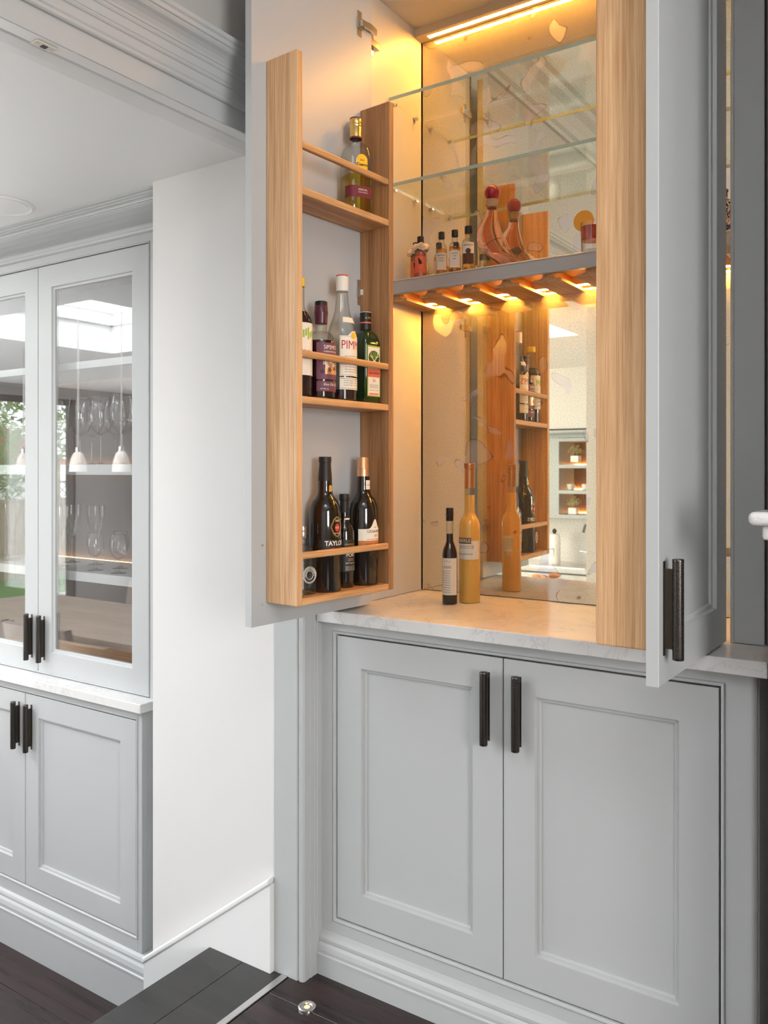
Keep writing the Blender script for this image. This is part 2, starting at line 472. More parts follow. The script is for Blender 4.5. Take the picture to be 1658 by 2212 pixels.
# ceilings with skylight shafts
hx0, hx1, hy0, hy1 = -5.0, -3.5, -0.30, 1.0
gx0, gx1, gy0, gy1 = -3.0, -1.9, -0.7, 0.5
c = MB().box(-7.6, hx0, -2.7, 2.2, ZC, ZC + 0.06).box(hx1, gx0, -2.7, 2.2, ZC, ZC + 0.06).box(hx0, hx1, -2.7, hy0, ZC, ZC + 0.06).box(hx0, hx1, hy1, 2.2, ZC, ZC + 0.06)
c.box(gx1, -1.55, -2.7, 2.2, ZC, ZC + 0.06).box(gx0, gx1, -2.7, gy0, ZC, ZC + 0.06).box(gx0, gx1, gy1, 2.2, ZC, ZC + 0.06)
for x0, x1, y0, y1 in ((hx0, hx1, hy0, hy1), (gx0, gx1, gy0, gy1)):
    c.box(x0 - 0.04, x0, y0, y1, ZC + 0.06, 2.5).box(x1, x1 + 0.04, y0, y1, ZC + 0.06, 2.5).box(x0, x1, y0 - 0.04, y0, ZC + 0.06, 2.5).box(x0, x1, y1, y1 + 0.04, ZC + 0.06, 2.5)
struct(c.build('ceiling', CEIL), 'white dining room ceiling with a skylight and an added second one', 'ceiling')
sk = empty('window_1', (-4.25, 0.35, 2.33)); struct(sk, 'rectangular skylight over the dining table', 'skylight')
for dx in (-0.735, 0.0, 0.735): box('glazing_bar', TRIMW, (dx - 0.018, dx + 0.018, -0.65, 0.65, 0, 0.05), sk)
for dy in (-0.64, 0.64): box('glazing_bar', TRIMW, (-0.75, 0.75, dy - 0.01, dy + 0.01, 0, 0.05), sk)
sk = empty('added_skylight_5', (-2.45, -0.10, 2.33)); struct(sk, 'unseen smaller skylight added to light the bar cabinet', 'skylight')  # stair skylight is unseen, added for the light it brings
for dx in (-0.54, 0.54): box('glazing_bar', TRIMW, (dx - 0.01, dx + 0.01, -0.6, 0.6, 0, 0.05), sk)
for dy in (-0.59, 0.0, 0.59): box('glazing_bar', TRIMW, (-0.53, 0.53, dy - 0.01, dy + 0.01, 0, 0.05), sk)
c = MB().box(-1.55, -0.05, -2.3, 2.3, ZB, ZB + 0.06).box(1.15, 2.5, -2.3, 2.3, ZB, ZB + 0.06).box(-0.05, 1.15, -2.3, -0.95, ZB, ZB + 0.06).box(-0.05, 1.15, 0.25, 2.3, ZB, ZB + 0.06)
c.box(-0.09, -0.05, -0.95, 0.25, ZB + 0.06, 3.3).box(1.15, 1.19, -0.95, 0.25, ZB + 0.06, 3.3).box(-0.05, 1.15, -0.99, -0.95, ZB + 0.06, 3.3).box(-0.05, 1.15, 0.25, 0.29, ZB + 0.06, 3.3)
struct(c.build('ceiling', CEIL), 'high white bar room ceiling', 'ceiling')

# side window of the bar room, garden window
wf = empty('window_2', (2.45, -0.55, 0.8)); struct(wf, 'tall window in the bar room side wall', 'window')
for b in ((-0.03, 0.03, -0.6, -0.54, 0, 1.5), (-0.03, 0.03, 0.54, 0.6, 0, 1.5), (-0.03, 0.03, -0.54, 0.54, 0, 0.06), (-0.03, 0.03, -0.54, 0.54, 1.44, 1.5), (-0.02, 0.02, -0.54, 0.54, 0.72, 0.76)):
    box('frame_bar', TRIMW, b, wf)
for nm, lc, w_, h_, lbl, oy in (('added_window_4', (-5.9, -2.66, -0.25), 1.8, 2.2, 'unseen window added at the kitchen end to light the dining room', 0.04), ('added_window_6', (-5.1, 2.25, -0.25), 3.0, 2.2, 'unseen wide window added to brighten the dining room ceiling', -0.04)):  # neither window is seen; both added to brighten the dining room
    wf = empty(nm, lc); struct(wf, lbl, 'window')
    for b in ((-w_ / 2, -w_ / 2 + 0.05, 0, h_), (w_ / 2 - 0.05, w_ / 2, 0, h_), (-0.025, 0.025, 0.05, h_ - 0.05), (-w_ / 2 + 0.05, w_ / 2 - 0.05, 0, 0.05), (-w_ / 2 + 0.05, w_ / 2 - 0.05, h_ - 0.05, h_)):
        box('frame_bar', TRIMW, (b[0], b[1], oy - 0.02, oy + 0.02, b[2], b[3]), wf)
wf = empty('window_3', (-7.55, -0.25, -0.34)); struct(wf, 'wide glazed garden doors in the dining room', 'window')
WFR = mat('dark_window_frame', (0.10, 0.085, 0.075, 1), 0.4)
for y in (-1.535, -0.48, 0.48, 1.45, 2.25): box('frame_bar', WFR, (-0.03, 0.03, y - 0.035, y + 0.035, 0, 2.36), wf)
for z in (0, 2.30): box('frame_bar', WFR, (-0.03, 0.03, -1.535, 2.25, z, z + 0.06), wf)
for y, hw in ((-1.007, 0.492), (0.0, 0.45), (0.965, 0.45), (1.865, 0.35)): box('pane', PANE, (-0.004, 0.004, y - hw, y + hw, 0.06, 2.30), wf)

# head of the opening: moulded architrave, soffit lining with its groove
prof = [(-1.45, 2.134), (-1.4465, 2.134), (-1.4465, 2.182), (-1.440, 2.1825), (-1.4365, 2.186), (-1.4365, 2.192), (-1.4335, 2.196), (-1.4335, 2.215), (-1.4305, 2.2165), (-1.4285, 2.220),
        (-1.4285, 2.2235), (-1.4265, 2.2245), (-1.4265, 2.243), (-1.424, 2.2445), (-1.422, 2.249), (-1.422, 2.252), (-1.419, 2.2535), (-1.418, 2.258), (-1.412, 2.266),
        (-1.404, 2.272), (-1.396, 2.276), (-1.392, 2.281), (-1.392, 2.284), (-1.3875, 2.286), (-1.3865, 2.295), (-1.384, 2.297), (-1.382, 2.299), (-1.382, 2.309), (-1.450, 2.312)]
struct(MB().prism(prof, 'y', -0.004, 1.649).build('trim_2', GREY, bev=0.0006, seg=1), 'moulded grey architrave above the opening', 'architrave')
struct(MB().box(-1.484, -1.450, 0.098, 1.649, 2.134, 2.15).build('trim_3', TRIMW, bev=0.001), 'pale soffit strip under the opening head', 'trim')
struct(MB().prism([(-1.490, 2.15), (-1.490, 2.1405), (-1.50, 2.1375), (-1.53, 2.1345), (-1.55, 2.134), (-1.55, 2.15)], 'y', 0.098, 1.649).build('trim_4', TRIMW), 'hollowed pale soffit strip beside the groove', 'trim')
struct(MB().box(-1.491, -1.483, 0.098, 1.649, 2.1435, 2.15).build('trim_5', mat('brown_seal', (0.06, 0.045, 0.03, 1), 0.6)), 'dark seal in the soffit groove', 'trim')
struct(MB().box(-1.552, -1.448, 0.0965, 0.108, -0.0, 2.134).build('trim_8', TRIMW), 'white lining of the opening jamb by the stairs', 'trim')
kp = empty('catch_plate', (-1.474, 0.997, 2.134), 0, 'small pale catch plate screwed under the opening head', 'catch plate')
MB().box(-0.011, 0.011, -0.022, 0.022, -0.003, 0).build('plate', mat('pale_plastic', S(214, 208, 196), 0.35), kp, bev=0.001)
MB().box(-0.006, 0.006, -0.006, 0.006, -0.0036, -0.003).build('slot', GAP, kp)
for dy in (-0.015, 0.015): MB().lathe([(0.0035, -0.0036), (0.0035, -0.003)], 12, 0, dy).build('screw', STEEL, kp)
# pilaster
pp = [(-1.448, 1.76), (-1.448, 1.6465), (-1.372, 1.6465), (-1.3705, 1.6525), (-1.368, 1.6495), (-1.362, 1.6475), (-1.355, 1.6495), (-1.3515, 1.6545), (-1.3515, 1.672), (-1.3535, 1.674),
      (-1.350, 1.6765), (-1.350, 1.690), (-1.3490, 1.692), (-1.3490, 1.700), (-1.3478, 1.702), (-1.3478, 1.76)]
struct(MB().prism(pp, 'z', 0, ZB).build('trim_6', GREY), 'grey moulded pilaster between white wall and bar cupboard', 'pilaster')
# bar room cornice
cp = [(-1.45, 2.80), (-1.435, 2.80), (-1.43, 2.815), (-1.415, 2.825), (-1.405, 2.85), (-1.38, 2.88), (-1.35, 2.90), (-1.34, 2.92), (-1.32, 2.925), (-1.32, 2.95), (-1.45, 2.95)]
struct(MB().prism(cp, 'y', -2.2, 1.64).build('trim_7', GREY), 'grey ceiling cornice above the opening wall', 'cornice')
# raked white skirting on the stair side
bb = [(-1.915, ZD), (-1.915, -0.118), (-1.4485, 0.229), (-1.4485, 0.0), (-1.667, 0.0), (-1.667, -0.196), (-1.915, -0.196)]
bs_ = empty('baseboard_back', (-1.7, 1.64, 0)); struct(bs_, 'white raked skirting rising with the steps', 'skirting')
MB().prism([(-1.935, ZD), (-1.935, -0.133), (-1.4485, 0.229), (-1.4485, ZD)], 'y', 1.631, 1.6485).build('board', TRIMW, bs_, (1.7, -1.64, 0), bev=0.0015)
MB().prism([(-1.939, -0.136), (-1.939, -0.117), (-1.4485, 0.248), (-1.4485, 0.229)], 'y', 1.627, 1.6485).build('bead', TRIMW, bs_, (1.7, -1.64, 0), bev=0.005, seg=3)
MB().box(-1.935, -1.9155, 1.6487, 1.735, ZD, -0.133).build('return', TRIMW, bs_, (1.7, -1.64, 0))
# recessed ceiling speaker
sp = empty('ceiling_speaker', (-2.483, 1.524, ZC), 0, 'round white speaker grille in the dining room ceiling', 'speaker')
MB().lathe([(0.085, -0.002), (0.094, -0.006), (0.099, -0.004), (0.100, 0.0)], 48).build('rim', CEIL, sp, smooth=True)
MB().lathe([(0.0, -0.0035), (0.085, -0.0035), (0.085, 0.0)], 48).build('grille', CEIL, sp, smooth=True)

# fireplace surround at the right edge
fp = empty('fireplace_surround', (0.7, 1.52, 0), 0, 'pale marble mantel shelf at the right edge over the chimney breast', 'mantelpiece')
MB().box(-0.962, 0.9, -0.10, 0.0, 1.211, 1.233).build('mantel_shelf', MARBLE, fp, bev=0.009, seg=4)
MB().box(-0.945, 0.88, -0.078, 0.0, 1.187, 1.211).build('bed_moulding', MARBLE, fp, bev=0.006, seg=3)
for x in (-0.82, 0.62): MB().box(x, x + 0.20, -0.07, 0.0, 0, 1.187).build('jamb', MARBLE, fp, bev=0.003)
MB().box(-0.62, 0.62, -0.06, 0.0, 0.95, 1.187).build('frieze', MARBLE, fp)


# ------------------------------------------------------------------ joinery helpers
def rings(rects, depths, x0, x1, z0, z1, y_front, t, hole=False):
    """front face made of nested rectangles (inset, depth); solid door from y_front back to y_front+t"""
    b = MB(); vs = []; n = len(rects)
    for ins, d in zip(rects, depths):
        vs += [(x0 + ins, y_front + d, z0 + ins), (x1 - ins, y_front + d, z0 + ins), (x1 - ins, y_front + d, z1 - ins), (x0 + ins, y_front + d, z1 - ins)]
    fs = []
    for k in range(n - 1):
        for i in range(4):
            j = (i + 1) % 4; fs.append((k * 4 + i, k * 4 + j, (k + 1) * 4 + j, (k + 1) * 4 + i))
    base = n * 4
    vs += [(x0, y_front + t, z0), (x1, y_front + t, z0), (x1, y_front + t, z1), (x0, y_front + t, z1)]
    for i in range(4):
        j = (i + 1) % 4; fs.append((j, i, base + i, base + j))
    if not hole:
        fs.append(tuple((n - 1) * 4 + i for i in range(4))); fs.append((base + 3, base + 2, base + 1, base))
    else:
        ins = rects[-1]
        vs += [(x0 + ins, y_front + t, z0 + ins), (x1 - ins, y_front + t, z0 + ins), (x1 - ins, y_front + t, z1 - ins), (x0 + ins, y_front + t, z1 - ins)]
        for i in range(4):
            j = (i + 1) % 4
            fs.append(((n - 1) * 4 + i, (n - 1) * 4 + j, base + 4 + j, base + 4 + i)); fs.append((base + i, base + 4 + i, base + 4 + j, base + j))
    return b.add(vs, fs)


def shaker(x0, x1, z0, z1, yf, t, st):
    return rings([0.0, 0.0012, st, st + 0.0012, st + 0.0022, st + 0.0085, st + 0.0105, st + 0.0115], [0.0012, 0.0, 0.0, 0.0045, 0.0075, 0.0080, 0.0092, 0.0130], x0, x1, z0, z1, yf, t)


def bead_frame(x0, x1, z0, z1, w, y0, pr):
    """cock bead running round an opening: outer rectangle x0..z1, width w inward, proud of y0 by pr"""
    return rings([0, 0.001, 0.0022, w * 0.35, w * 0.75, w - 0.0006, w], [0.002, 0.002, -pr * 0.6, -pr, -pr * 0.8, 0.0, 0.004], x0, x1, z0, z1, y0, 0.02, hole=True)


# handle mesh: ribbed round bar on a blade; local: stands proud along -Y, centred at z = 0
hb = MB(); prof = [(0.0, -0.083), (0.0085, -0.083), (0.0093, -0.0822), (0.0093, -0.0785)]
z = -0.078; k = 0
while z < 0.078:
    prof += [(0.0086, z), (0.0086, z + 0.0006), (0.0094, z + 0.0010), (0.0094, z + 0.0020)]; z += 0.0024
prof += [(0.0093, 0.0785), (0.0093, 0.0822), (0.0085, 0.083), (0.0, 0.083)]
hb.lathe(prof, 20, 0, -0.0235)
H_BAR = hb.mesh('grip'); H_BAR.materials.append(BRONZE)
for p in H_BAR.polygons: p.use_smooth = True
try: H_BAR.set_sharp_from_angle(angle=math.radians(50))
except Exception: pass
H_BLADE = MB().box(-0.0022, 0.0022, -0.018, 0.0, -0.066, 0.066).box(-0.0040, 0.0040, -0.0015, 0.0, -0.078, 0.078).mesh('blade'); H_BLADE.materials.append(BRONZE2)
H_ALL = bpy.data.meshes.new('handle')
_b = bmesh.new(); _b.from_mesh(H_BAR); n0 = len(_b.faces); _b.from_mesh(H_BLADE); _b.faces.ensure_lookup_table()
for i, f_ in enumerate(_b.faces): f_.material_index = 0 if i < n0 else 1
_b.to_mesh(H_ALL); _b.free(); H_ALL.materials.append(BRONZE); H_ALL.materials.append(BRONZE2)


def handle(parent, loc, rz=0.0):
    o = link('handle', H_ALL, parent, loc, rz); tag(o, 'ribbed dark bronze bar handle'); return o


# ------------------------------------------------------------------ bar base cabinet
YF = 1.719
bc = empty('bar_base_cabinet', (-0.83, YF, 0), 0, 'grey panelled two-door base cabinet under the bar worktop', 'cabinet')
bcl = (0.83, -YF, 0)
MB().box(-1.3475, -0.300, YF + 0.024, 2.14, 0.02, 0.908).build('carcass', GREY, bc, bcl)
b = MB()
b.box(-1.3475, -1.3125, YF, YF + 0.024, 0.02, 0.909).box(-0.3565, -0.312, YF, YF + 0.024, 0.02, 0.909)
b.box(-1.3125, -0.3565, YF, YF + 0.024, 0.8865, 0.909).box(-1.3125, -0.3565, YF, YF + 0.024, 0.02, 0.1375)
b.build('face_frame', GREY, bc, bcl)
MB().lathe([(0.012, 0), (0.012, 0.889)], 24, -0.312, YF + 0.012, z0=0.02).build('corner_bead', GREY, bc, bcl, smooth=True)
bead_frame(-1.3125, -0.3565, 0.1375, 0.8865, 0.0095, YF, 0.0035).build('door_bead', GREY, bc, bcl)
MB().box(-1.302, -0.366, YF + 0.0175, YF + 0.0235, 0.148, 0.877).build('shadow_gap', GAP, bc, bcl)
for x0, x1, hx in ((-1.2995, -0.8330, -0.8325 - 0.036), (-0.8300, -0.3695, -0.8305 + 0.040)):
    dm = shaker(x0, x1, 0.1510, 0.8735, YF + 0.001, 0.021, 0.0755)
    dd = dm.build('door', GREY, bc, bcl)
    handle(dd, (hx, YF + 0.001, 0.760))
plp = [(1.800, 0.0), (1.7005, 0.0), (1.7005, 0.0475), (1.6985, 0.049), (1.6985, 0.0535), (1.702, 0.056), (1.7015, 0.064), (1.704, 0.074), (1.7085, 0.081), (1.7075, 0.085), (1.7075, 0.092), (1.711, 0.0985), (1.7155, 0.101), (1.718, 0.109), (1.80, 0.109)]
MB().prism(plp, 'x', -1.3470, -0.298).build('plinth', GREY, bc, bcl)
bw = tag(MB().box(-1.3468, -0.278, 1.694, 2.155, 0.909, WT).build('bar_worktop', MARBLE, bev=0.0025, seg=3), 'white marble worktop of the bar, warm lit at its left', 'worktop')

# ------------------------------------------------------------------ bar upper cabinet
YU = 1.847
uc = empty('bar_cupboard', (-0.84, YU, WT), 0, 'tall open bar cupboard with mirrored back and two swung-out doors', 'cupboard')
ul = (0.84, -YU, -WT)
ZT = 2.60
MB().box(XM0 - 0.018, XM0, YU + 0.028, 2.145, WT + 0.001, ZT).build('side_panel', GREYIN, uc, ul)
MB().box(XM1, XM1 + 0.018, YU + 0.028, 2.145, WT + 0.001, ZT).build('side_panel', GREYIN, uc, ul)
MB().box(XM0 - 0.018, XM1 + 0.018, YU + 0.0285, 2.17, ZT, ZT + 0.02).build('top_panel', GREYIN, uc, ul)
fm = MB().box(-1.346, XM0 + 0.0005, YU, YU + 0.028, WT + 0.001, 2.9).box(XM1 - 0.0005, -0.3085, YU, YU + 0.028, WT + 0.001, 2.9).box(XM0, XM1, YU, YU + 0.028, ZT, 2.9)
fm.build('face_frame', GREY, uc, ul, bev=0.0015)
MB().lathe([(0.004, 0), (0.004, 1.66)], 12, XM1 + 0.003, YU, z0=WT + 0.001).build('frame_bead', GREY, uc, ul, smooth=True)
MB().box(XM0 + 0.001, XM1 - 0.001, YM, YM + 0.006, WT + 0.002, 2.575).build('mirror_panel', MIRROR, uc, ul)['label'] = 'foxed antique mirror glass'
MB().box(XM0 - 0.02, XM1 + 0.02, YM + 0.007, 2.19, WT, 2.9).build('back_panel', GAP, uc, ul)
# led profile in the top rear corner
MB().box(XM0 + 0.0005, XM1 - 0.0005, 2.108, 2.150, 2.576, 2.600).build('led_profile', DIFF, uc, ul)
MB().box(XM0 + 0.035, XM1 - 0.02, 2.122, 2.136, 2.5757, 2.5765).build('led_strip', LEDM, uc, ul)
# grey shelf with nosing and the stemware rack below
YS = 1.965
MB().box(XM0 + 0.001, XM1 - 0.001, YS + 0.016, 2.148, 1.808, 1.830).build('shelf', GREYIN, uc, ul)
MB().prism([(YS + 0.016, 1.830), (YS + 0.002, 1.830), (YS, 1.828), (YS, 1.826), (YS + 0.002, 1.8245), (YS + 0.002, 1.7965), (YS, 1.795), (YS, 1.792), (YS + 0.002, 1.7905), (YS + 0.016, 1.7905)], 'x', XM0 + 0.001, XM1 - 0.001).build('shelf_nosing', GREY, uc, ul)
sl = [(-0.0365, 1.7725), (0.0365, 1.7725), (0.0365, 1.7795), (0.020, 1.7805), (0.0145, 1.7835), (0.0125, 1.789), (0.0125, 1.8078), (-0.0125, 1.8078), (-0.0125, 1.789), (-0.0145, 1.7835), (-0.020, 1.7805), (-0.0365, 1.7795)]
sm = MB().prism(sl, 'y', 1.982, 2.1485).mesh('stemware_rail'); sm.materials.append(OAKY)
for k in range(8):
    link('stemware_rail', sm, uc, (ul[0] - 1.1755 + 0.1135 * k if k < 8 else 0, ul[1], ul[2]))
half = MB().prism([(x, z) for x, z in [(0.0, 1.7725), (0.0505, 1.7725), (0.0505, 1.7795), (0.034, 1.7805), (0.0285, 1.7835), (0.0265, 1.789), (0.0265, 1.8078), (0.0, 1.8078)]], 'y', 1.982, 2.1485)
half.build('stemware_rail', OAKY, uc, (ul[0] + XM0 + 0.001, ul[1], ul[2]))
MB().box(XM0 + 0.002, XM1 - 0.002, 2.112, 2.134, 1.786, 1.8078).build('led_profile', DIFF, uc, ul)
MB().box(XM0 + 0.030, XM1 - 0.02, 2.116, 2.130, 1.7848, 1.7861).build('led_strip', LEDN, uc, ul)
# two glass shelves on clips
for zg in (2.336, 2.093):
    g = MB().box(XM0 + 0.003, XM1 - 0.003, YS + 0.0012, 2.136, zg, zg + 0.009).build('glass_shelf', SHELFG, uc, ul)
    MB().box(XM0 + 0.003, XM1 - 0.003, YS, YS + 0.0012, zg, zg + 0.009).build('front_edge', GLEDGE, g)
    for xs, sx in ((XM0, 1), (XM1, -1)):
        for yy in (1.99, 2.105):
            MB().box(min(xs, xs + sx * 0.012), max(xs, xs + sx * 0.012), yy - 0.006, yy + 0.006, zg - 0.007, zg - 0.0005).build('shelf_clip', CHROME, g, bev=0.001)


# doors with their oak racks -------------------------------------------------
def hinge_part(parent, z, side):
    """concealed hinge; door local: x = inward normal side*..., y toward the hinge"""
    b = MB()
    b.box(0.0, side * 0.002, -0.060, -0.042, z - 0.033, z + 0.033)
    b.box(0.0, side * 0.006, -0.064, -0.036, z - 0.014, z + 0.014)
    o = b.build('hinge', CHROME, parent, bev=0.0008)
    MB().prism([(side * 0.003, -0.055), (side * 0.012, -0.050), (side * 0.016, -0.02), (side * 0.010, 0.012), (side * 0.004, 0.012), (side * 0.007, -0.02)], 'z', z - 0.008, z + 0.008).build('hinge_arm', CHROME, parent, bev=0.0008)
    return o


def make_door(name_label, loc, rz, side, width, rack_s0, rack_s1, D):
    """side=+1: inner face looks to +x local; door runs from hinge (y=0) to free edge (y=-width)"""
    root = empty('door', (loc[0] + ul[0], loc[1] + ul[1], loc[2] + ul[2]), rz); root.parent = uc
    z0, z1 = 0.944 - loc[2], 2.585 - loc[2]; t = 0.021
    # leaf: outer face panelled, built in x/z then turned into place
    lf = shaker(0, width, z0, z1, 0, t, 0.078)
    vs = []
    for x, y, zz in lf.v:       # outer face y=0 -> local x = -side*t, along -> local y
        vs.append((-side * (t - y), -width + x, zz))
    lf.v = vs
    lf.build('door_leaf', GREY, root)
    ye0, ye1 = -rack_s1, -rack_s0
    zb, zt = 0.994 - loc[2], 2.235 - loc[2]
    X = lambda a, b_: (min(side * a, side * b_), max(side * a, side * b_))
    for ya, yb, om in ((ye0, ye0 + 0.020, OAKZ), (ye1 - 0.018, ye1, OAKSH)):
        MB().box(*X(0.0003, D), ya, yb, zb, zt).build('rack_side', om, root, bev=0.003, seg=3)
    for zs in (zb, 1.4485 - loc[2], 1.917 - loc[2]):
        MB().box(*X(0.0003, D - 0.002), ye0 + 0.020, ye1 - 0.018, zs, zs + 0.0165).build('rack_shelf', OAKY, root, bev=0.002, seg=2)
        MB().box(*X(D - 0.014, D - 0.001), ye0 + 0.020, ye1 - 0.018, zs + 0.104, zs + 0.120).build('rack_rail', OAKY, root, bev=0.004, seg=3)
    for zs in (1.127 - loc[2], 0.992 - loc[2]):
        MB().tube([(0, -0.397, zs), (side * 0.0018, -0.397, zs)], 0.0032, 12).build('screw', CHROME, root)
    for zh in (1.127, 1.76, 2.46):
        hinge_part(root, zh - loc[2], side)
    if side < 0: handle(root, (-side * t, -width + 0.026, 1.070 - loc[2]), PI / 2)
    return root


LD_O = Vector((-1.267, 1.828, 0)); LD_A = math.radians(-4.1)
RD_O = Vector((-0.4005, 1.837, 0)); RD_A = math.radians(-1.35)
ldoor = make_door('', (LD_O.x, LD_O.y, 0.94), LD_A, 1, 0.430, 0.030, 0.385, 0.097)
rdoor = make_door('', (RD_O.x, RD_O.y, 0.94), RD_A, -1, 0.452, 0.030, 0.416, 0.100)
for dr, nm in ((ldoor, 'grey door swung open, oak bottle rack on its inside'), (rdoor, 'grey door swung open with bronze handle and oak rack side')): dr['label'] = nm
# hinge mounting plates on the cupboard sides
for xs, sx in ((XM0, 1), (XM1, -1)):
    for zh in (1.127, 1.76, 2.46):
        MB().box(min(xs, xs + sx * 0.012), max(xs, xs + sx * 0.012), YU + 0.006, YU + 0.062, zh - 0.009, zh + 0.009).box(min(xs, xs + sx * 0.003), max(xs, xs + sx * 0.003), YU + 0.030, YU + 0.044, zh - 0.030, zh + 0.030).build('hinge_plate', CHROME, uc, ul, bev=0.001)
#==BOTTLES
# ------------------------------------------------------------------ bottles
def paperm(name, c, rough=0.6): return mat(name, c, rough)


CREAM = paperm('cream_paper', S(236, 226, 208)); PURP = paperm('purple_paper', S(112, 66, 82)); REDINK = paperm('red_ink', S(190, 44, 38)); BLACKINK = paperm('black_ink', S(34, 30, 28))
WHITEINK = paperm('white_ink', S(238, 232, 220)); GOLD = mat('gold_foil', (0.83, 0.60, 0.22, 1), 0.3, 1.0); GOLDINK = paperm('gold_ink', S(205, 160, 70), 0.4)
BLACKP = mat('black_plastic', (0.012, 0.012, 0.013, 1), 0.38); BLACKL = paperm('black_paper', (0.016, 0.014, 0.013, 1), 0.5)
DARKG = mat('dark_port_glass', (0.010, 0.007, 0.005, 1), 0.05, coat=0.6); GREENG = mat('dark_green_glass', (0.012, 0.030, 0.008, 1), 0.04, coat=0.6)
PURPW = mat('purple_wax', S(86, 44, 58), 0.28); SLOE = mat('sloe_liquid', (0.020, 0.004, 0.006, 1), 0.06); DARKLIQ = mat('dark_cordial', (0.016, 0.006, 0.007, 1), 0.06)
WHITEP = mat('white_cap', S(232, 226, 214), 0.4); REDP = mat('red_cap', S(196, 52, 44), 0.4); YELP = mat('yellow_cap', S(236, 200, 44), 0.4); COPPER = mat('copper_foil', (0.62, 0.30, 0.13, 1), 0.33, 0.9)
COPPER2 = mat('tan_foil', (0.74, 0.42, 0.22, 1), 0.36, 0.75); EGG = mat('yellow_cream_liqueur', S(232, 178, 82), 0.07, coat=0.5); TEQ = mk_glass('tequila', (0.97, 0.84, 0.30, 1), 1.33, (0.75, 0.52, 0.08, 1))
ORANGEP = paperm('orange_paper', S(196, 120, 60)); MAROON = paperm('maroon_paper', S(112, 34, 48)); YELPAP = paperm('yellow_paper', S(246, 192, 42)); GREENPAP = paperm('green_paper', S(150, 182, 54)); SALMON = paperm('salmon_paper', S(226, 112, 84))
GREENMED = mat('green_enamel', S(58, 112, 34), 0.3); SILVER = mat('silver_cap', (0.62, 0.62, 0.62, 1), 0.25, 1.0)
WHISKY = mk_glass('whisky', (0.98, 0.74, 0.34, 1), 1.33, (0.85, 0.45, 0.10, 1)); PINKGIN = mat('pink_liquor', S(236, 120, 104), 0.05, trans=0.35); PALEL = mk_glass('pale_liquor', (0.99, 0.90, 0.62, 1), 1.33, (0.9, 0.66, 0.25, 1))

NAZ = LD_A  # azimuth the rack faces


def rackpos(s, D, z):
    c, sn = math.cos(LD_A), math.sin(LD_A)
    return (LD_O.x + c * D + sn * s, LD_O.y + sn * D - c * s, z)


def shoulder(r, nr, z0, z1, n=8, p=1.0):
    out = []
    for i in range(n + 1):
        u = i / n; c = 0.5 + 0.5 * math.cos(PI * u)
        out.append((nr + (r - nr) * (c ** p), z0 + (z1 - z0) * u))
    return out


def round_sh(r, nr, z0, z1, n=8):
    """full round shoulder (quarter circle) flowing into the neck"""
    out = []
    for i in range(n + 1):
        a = PI / 2 * i / n
        out.append((nr + (r - nr) * math.cos(a), z0 + (z1 - z0) * math.sin(a)))
    return out


def body_prof(r, foot=0.003): return [(0.0, 0.0012), (r * 0.8, 0.0), (r - foot, 0.0), (r - foot * 0.3, foot * 0.3), (r, foot)]


def shift(prof, d): return [(max(r - d, 0.0), z) for r, z in prof]


def mk(root, name, prof, m, exps=None, seg=40): return MB().lathe(prof, seg, exps=exps).build(name, m, root, smooth=True)


RZ = NAZ + PI / 2
SH1 = 1.4651; SH0 = 1.0107; SH2 = 1.9337
GR1, GR0 = 'bottles on the middle rack shelf', 'bottles on the lowest rack shelf'

# purple-waxed gin bottle
r = empty('gin_bottle', rackpos(0.253, 0.050, SH1), RZ, 'purple-labelled bottle of dark liquor with purple wax neck on the middle rack shelf', 'bottle', GR1)
pb = body_prof(0.0345) + [(0.0345, 0.128)] + round_sh(0.0345, 0.0135, 0.128, 0.162) + [(0.0135, 0.188)]
mk(r, 'glass', pb, BOTG); mk(r, 'liquor', [(0.0, 0.006), (0.0325, 0.006), (0.0325, 0.128), (0.031, 0.139), (0.0, 0.139)], SLOE)
mk(r, 'wax_seal', [(0.0138, 0.180), (0.0150, 0.181), (0.0155, 0.200), (0.0165, 0.203), (0.0165, 0.209), (0.0157, 0.212), (0.0157, 0.222), (0.0150, 0.223)], PURPW)
mk(r, 'cap', [(0.0150, 0.2225), (0.0150, 0.232), (0.0140, 0.2335), (0, 0.2335)], BLACKP)
lb = band('paper_label', 0.0347, 0.046, 0.132, -1.15, 1.15, PURP, r)
text_cyl('lettering', 'SIPSMITH', 0.0135, 0.0353, 0.121, WHITEINK, lb, squeeze=0.85)
text_cyl('lettering', 'independent spirits', 0.0062, 0.0353, 0.1115, WHITEINK, lb, shear=0.3)
band('picture', 0.0351, 0.058, 0.096, -0.55, 0.75, COPPER2, lb)
for k in range(9):
    a = -0.75 + 0.17 * k + 0.05 * math.sin(k * 3); zz = 0.064 + 0.004 * (k * 5 % 7)
    b = MB()
    for q in range(5):
        t = -PI / 2 + a; ang = 2 * PI * q / 5; rr = 0.0357
        pts = []
        for uu, vv in ((0, 0), (0.0042 * math.cos(ang - 0.4), 0.0042 * math.sin(ang - 0.4)), (0.0062 * math.cos(ang), 0.0062 * math.sin(ang)), (0.0042 * math.cos(ang + 0.4), 0.0042 * math.sin(ang + 0.4))):
            t2 = t + uu / rr; pts.append((rr * math.cos(t2), rr * math.sin(t2), zz + vv))
        b.add(pts, [(0, 1, 2, 3)])
    b.build('leaf_print', WHITEINK if k % 3 else BLACKINK, lb)
lb = band('lower_label', 0.0347, 0.018, 0.0415, -1.15, 1.15, PURP, r)
text_cyl('lettering', 'Sloe Gin 2011', 0.0085, 0.0353, 0.034, WHITEINK, lb, shear=0.25)
text_cyl('lettering', '70cl 29% vol.', 0.004, 0.0353, 0.0235, WHITEINK, lb, a=-0.6)

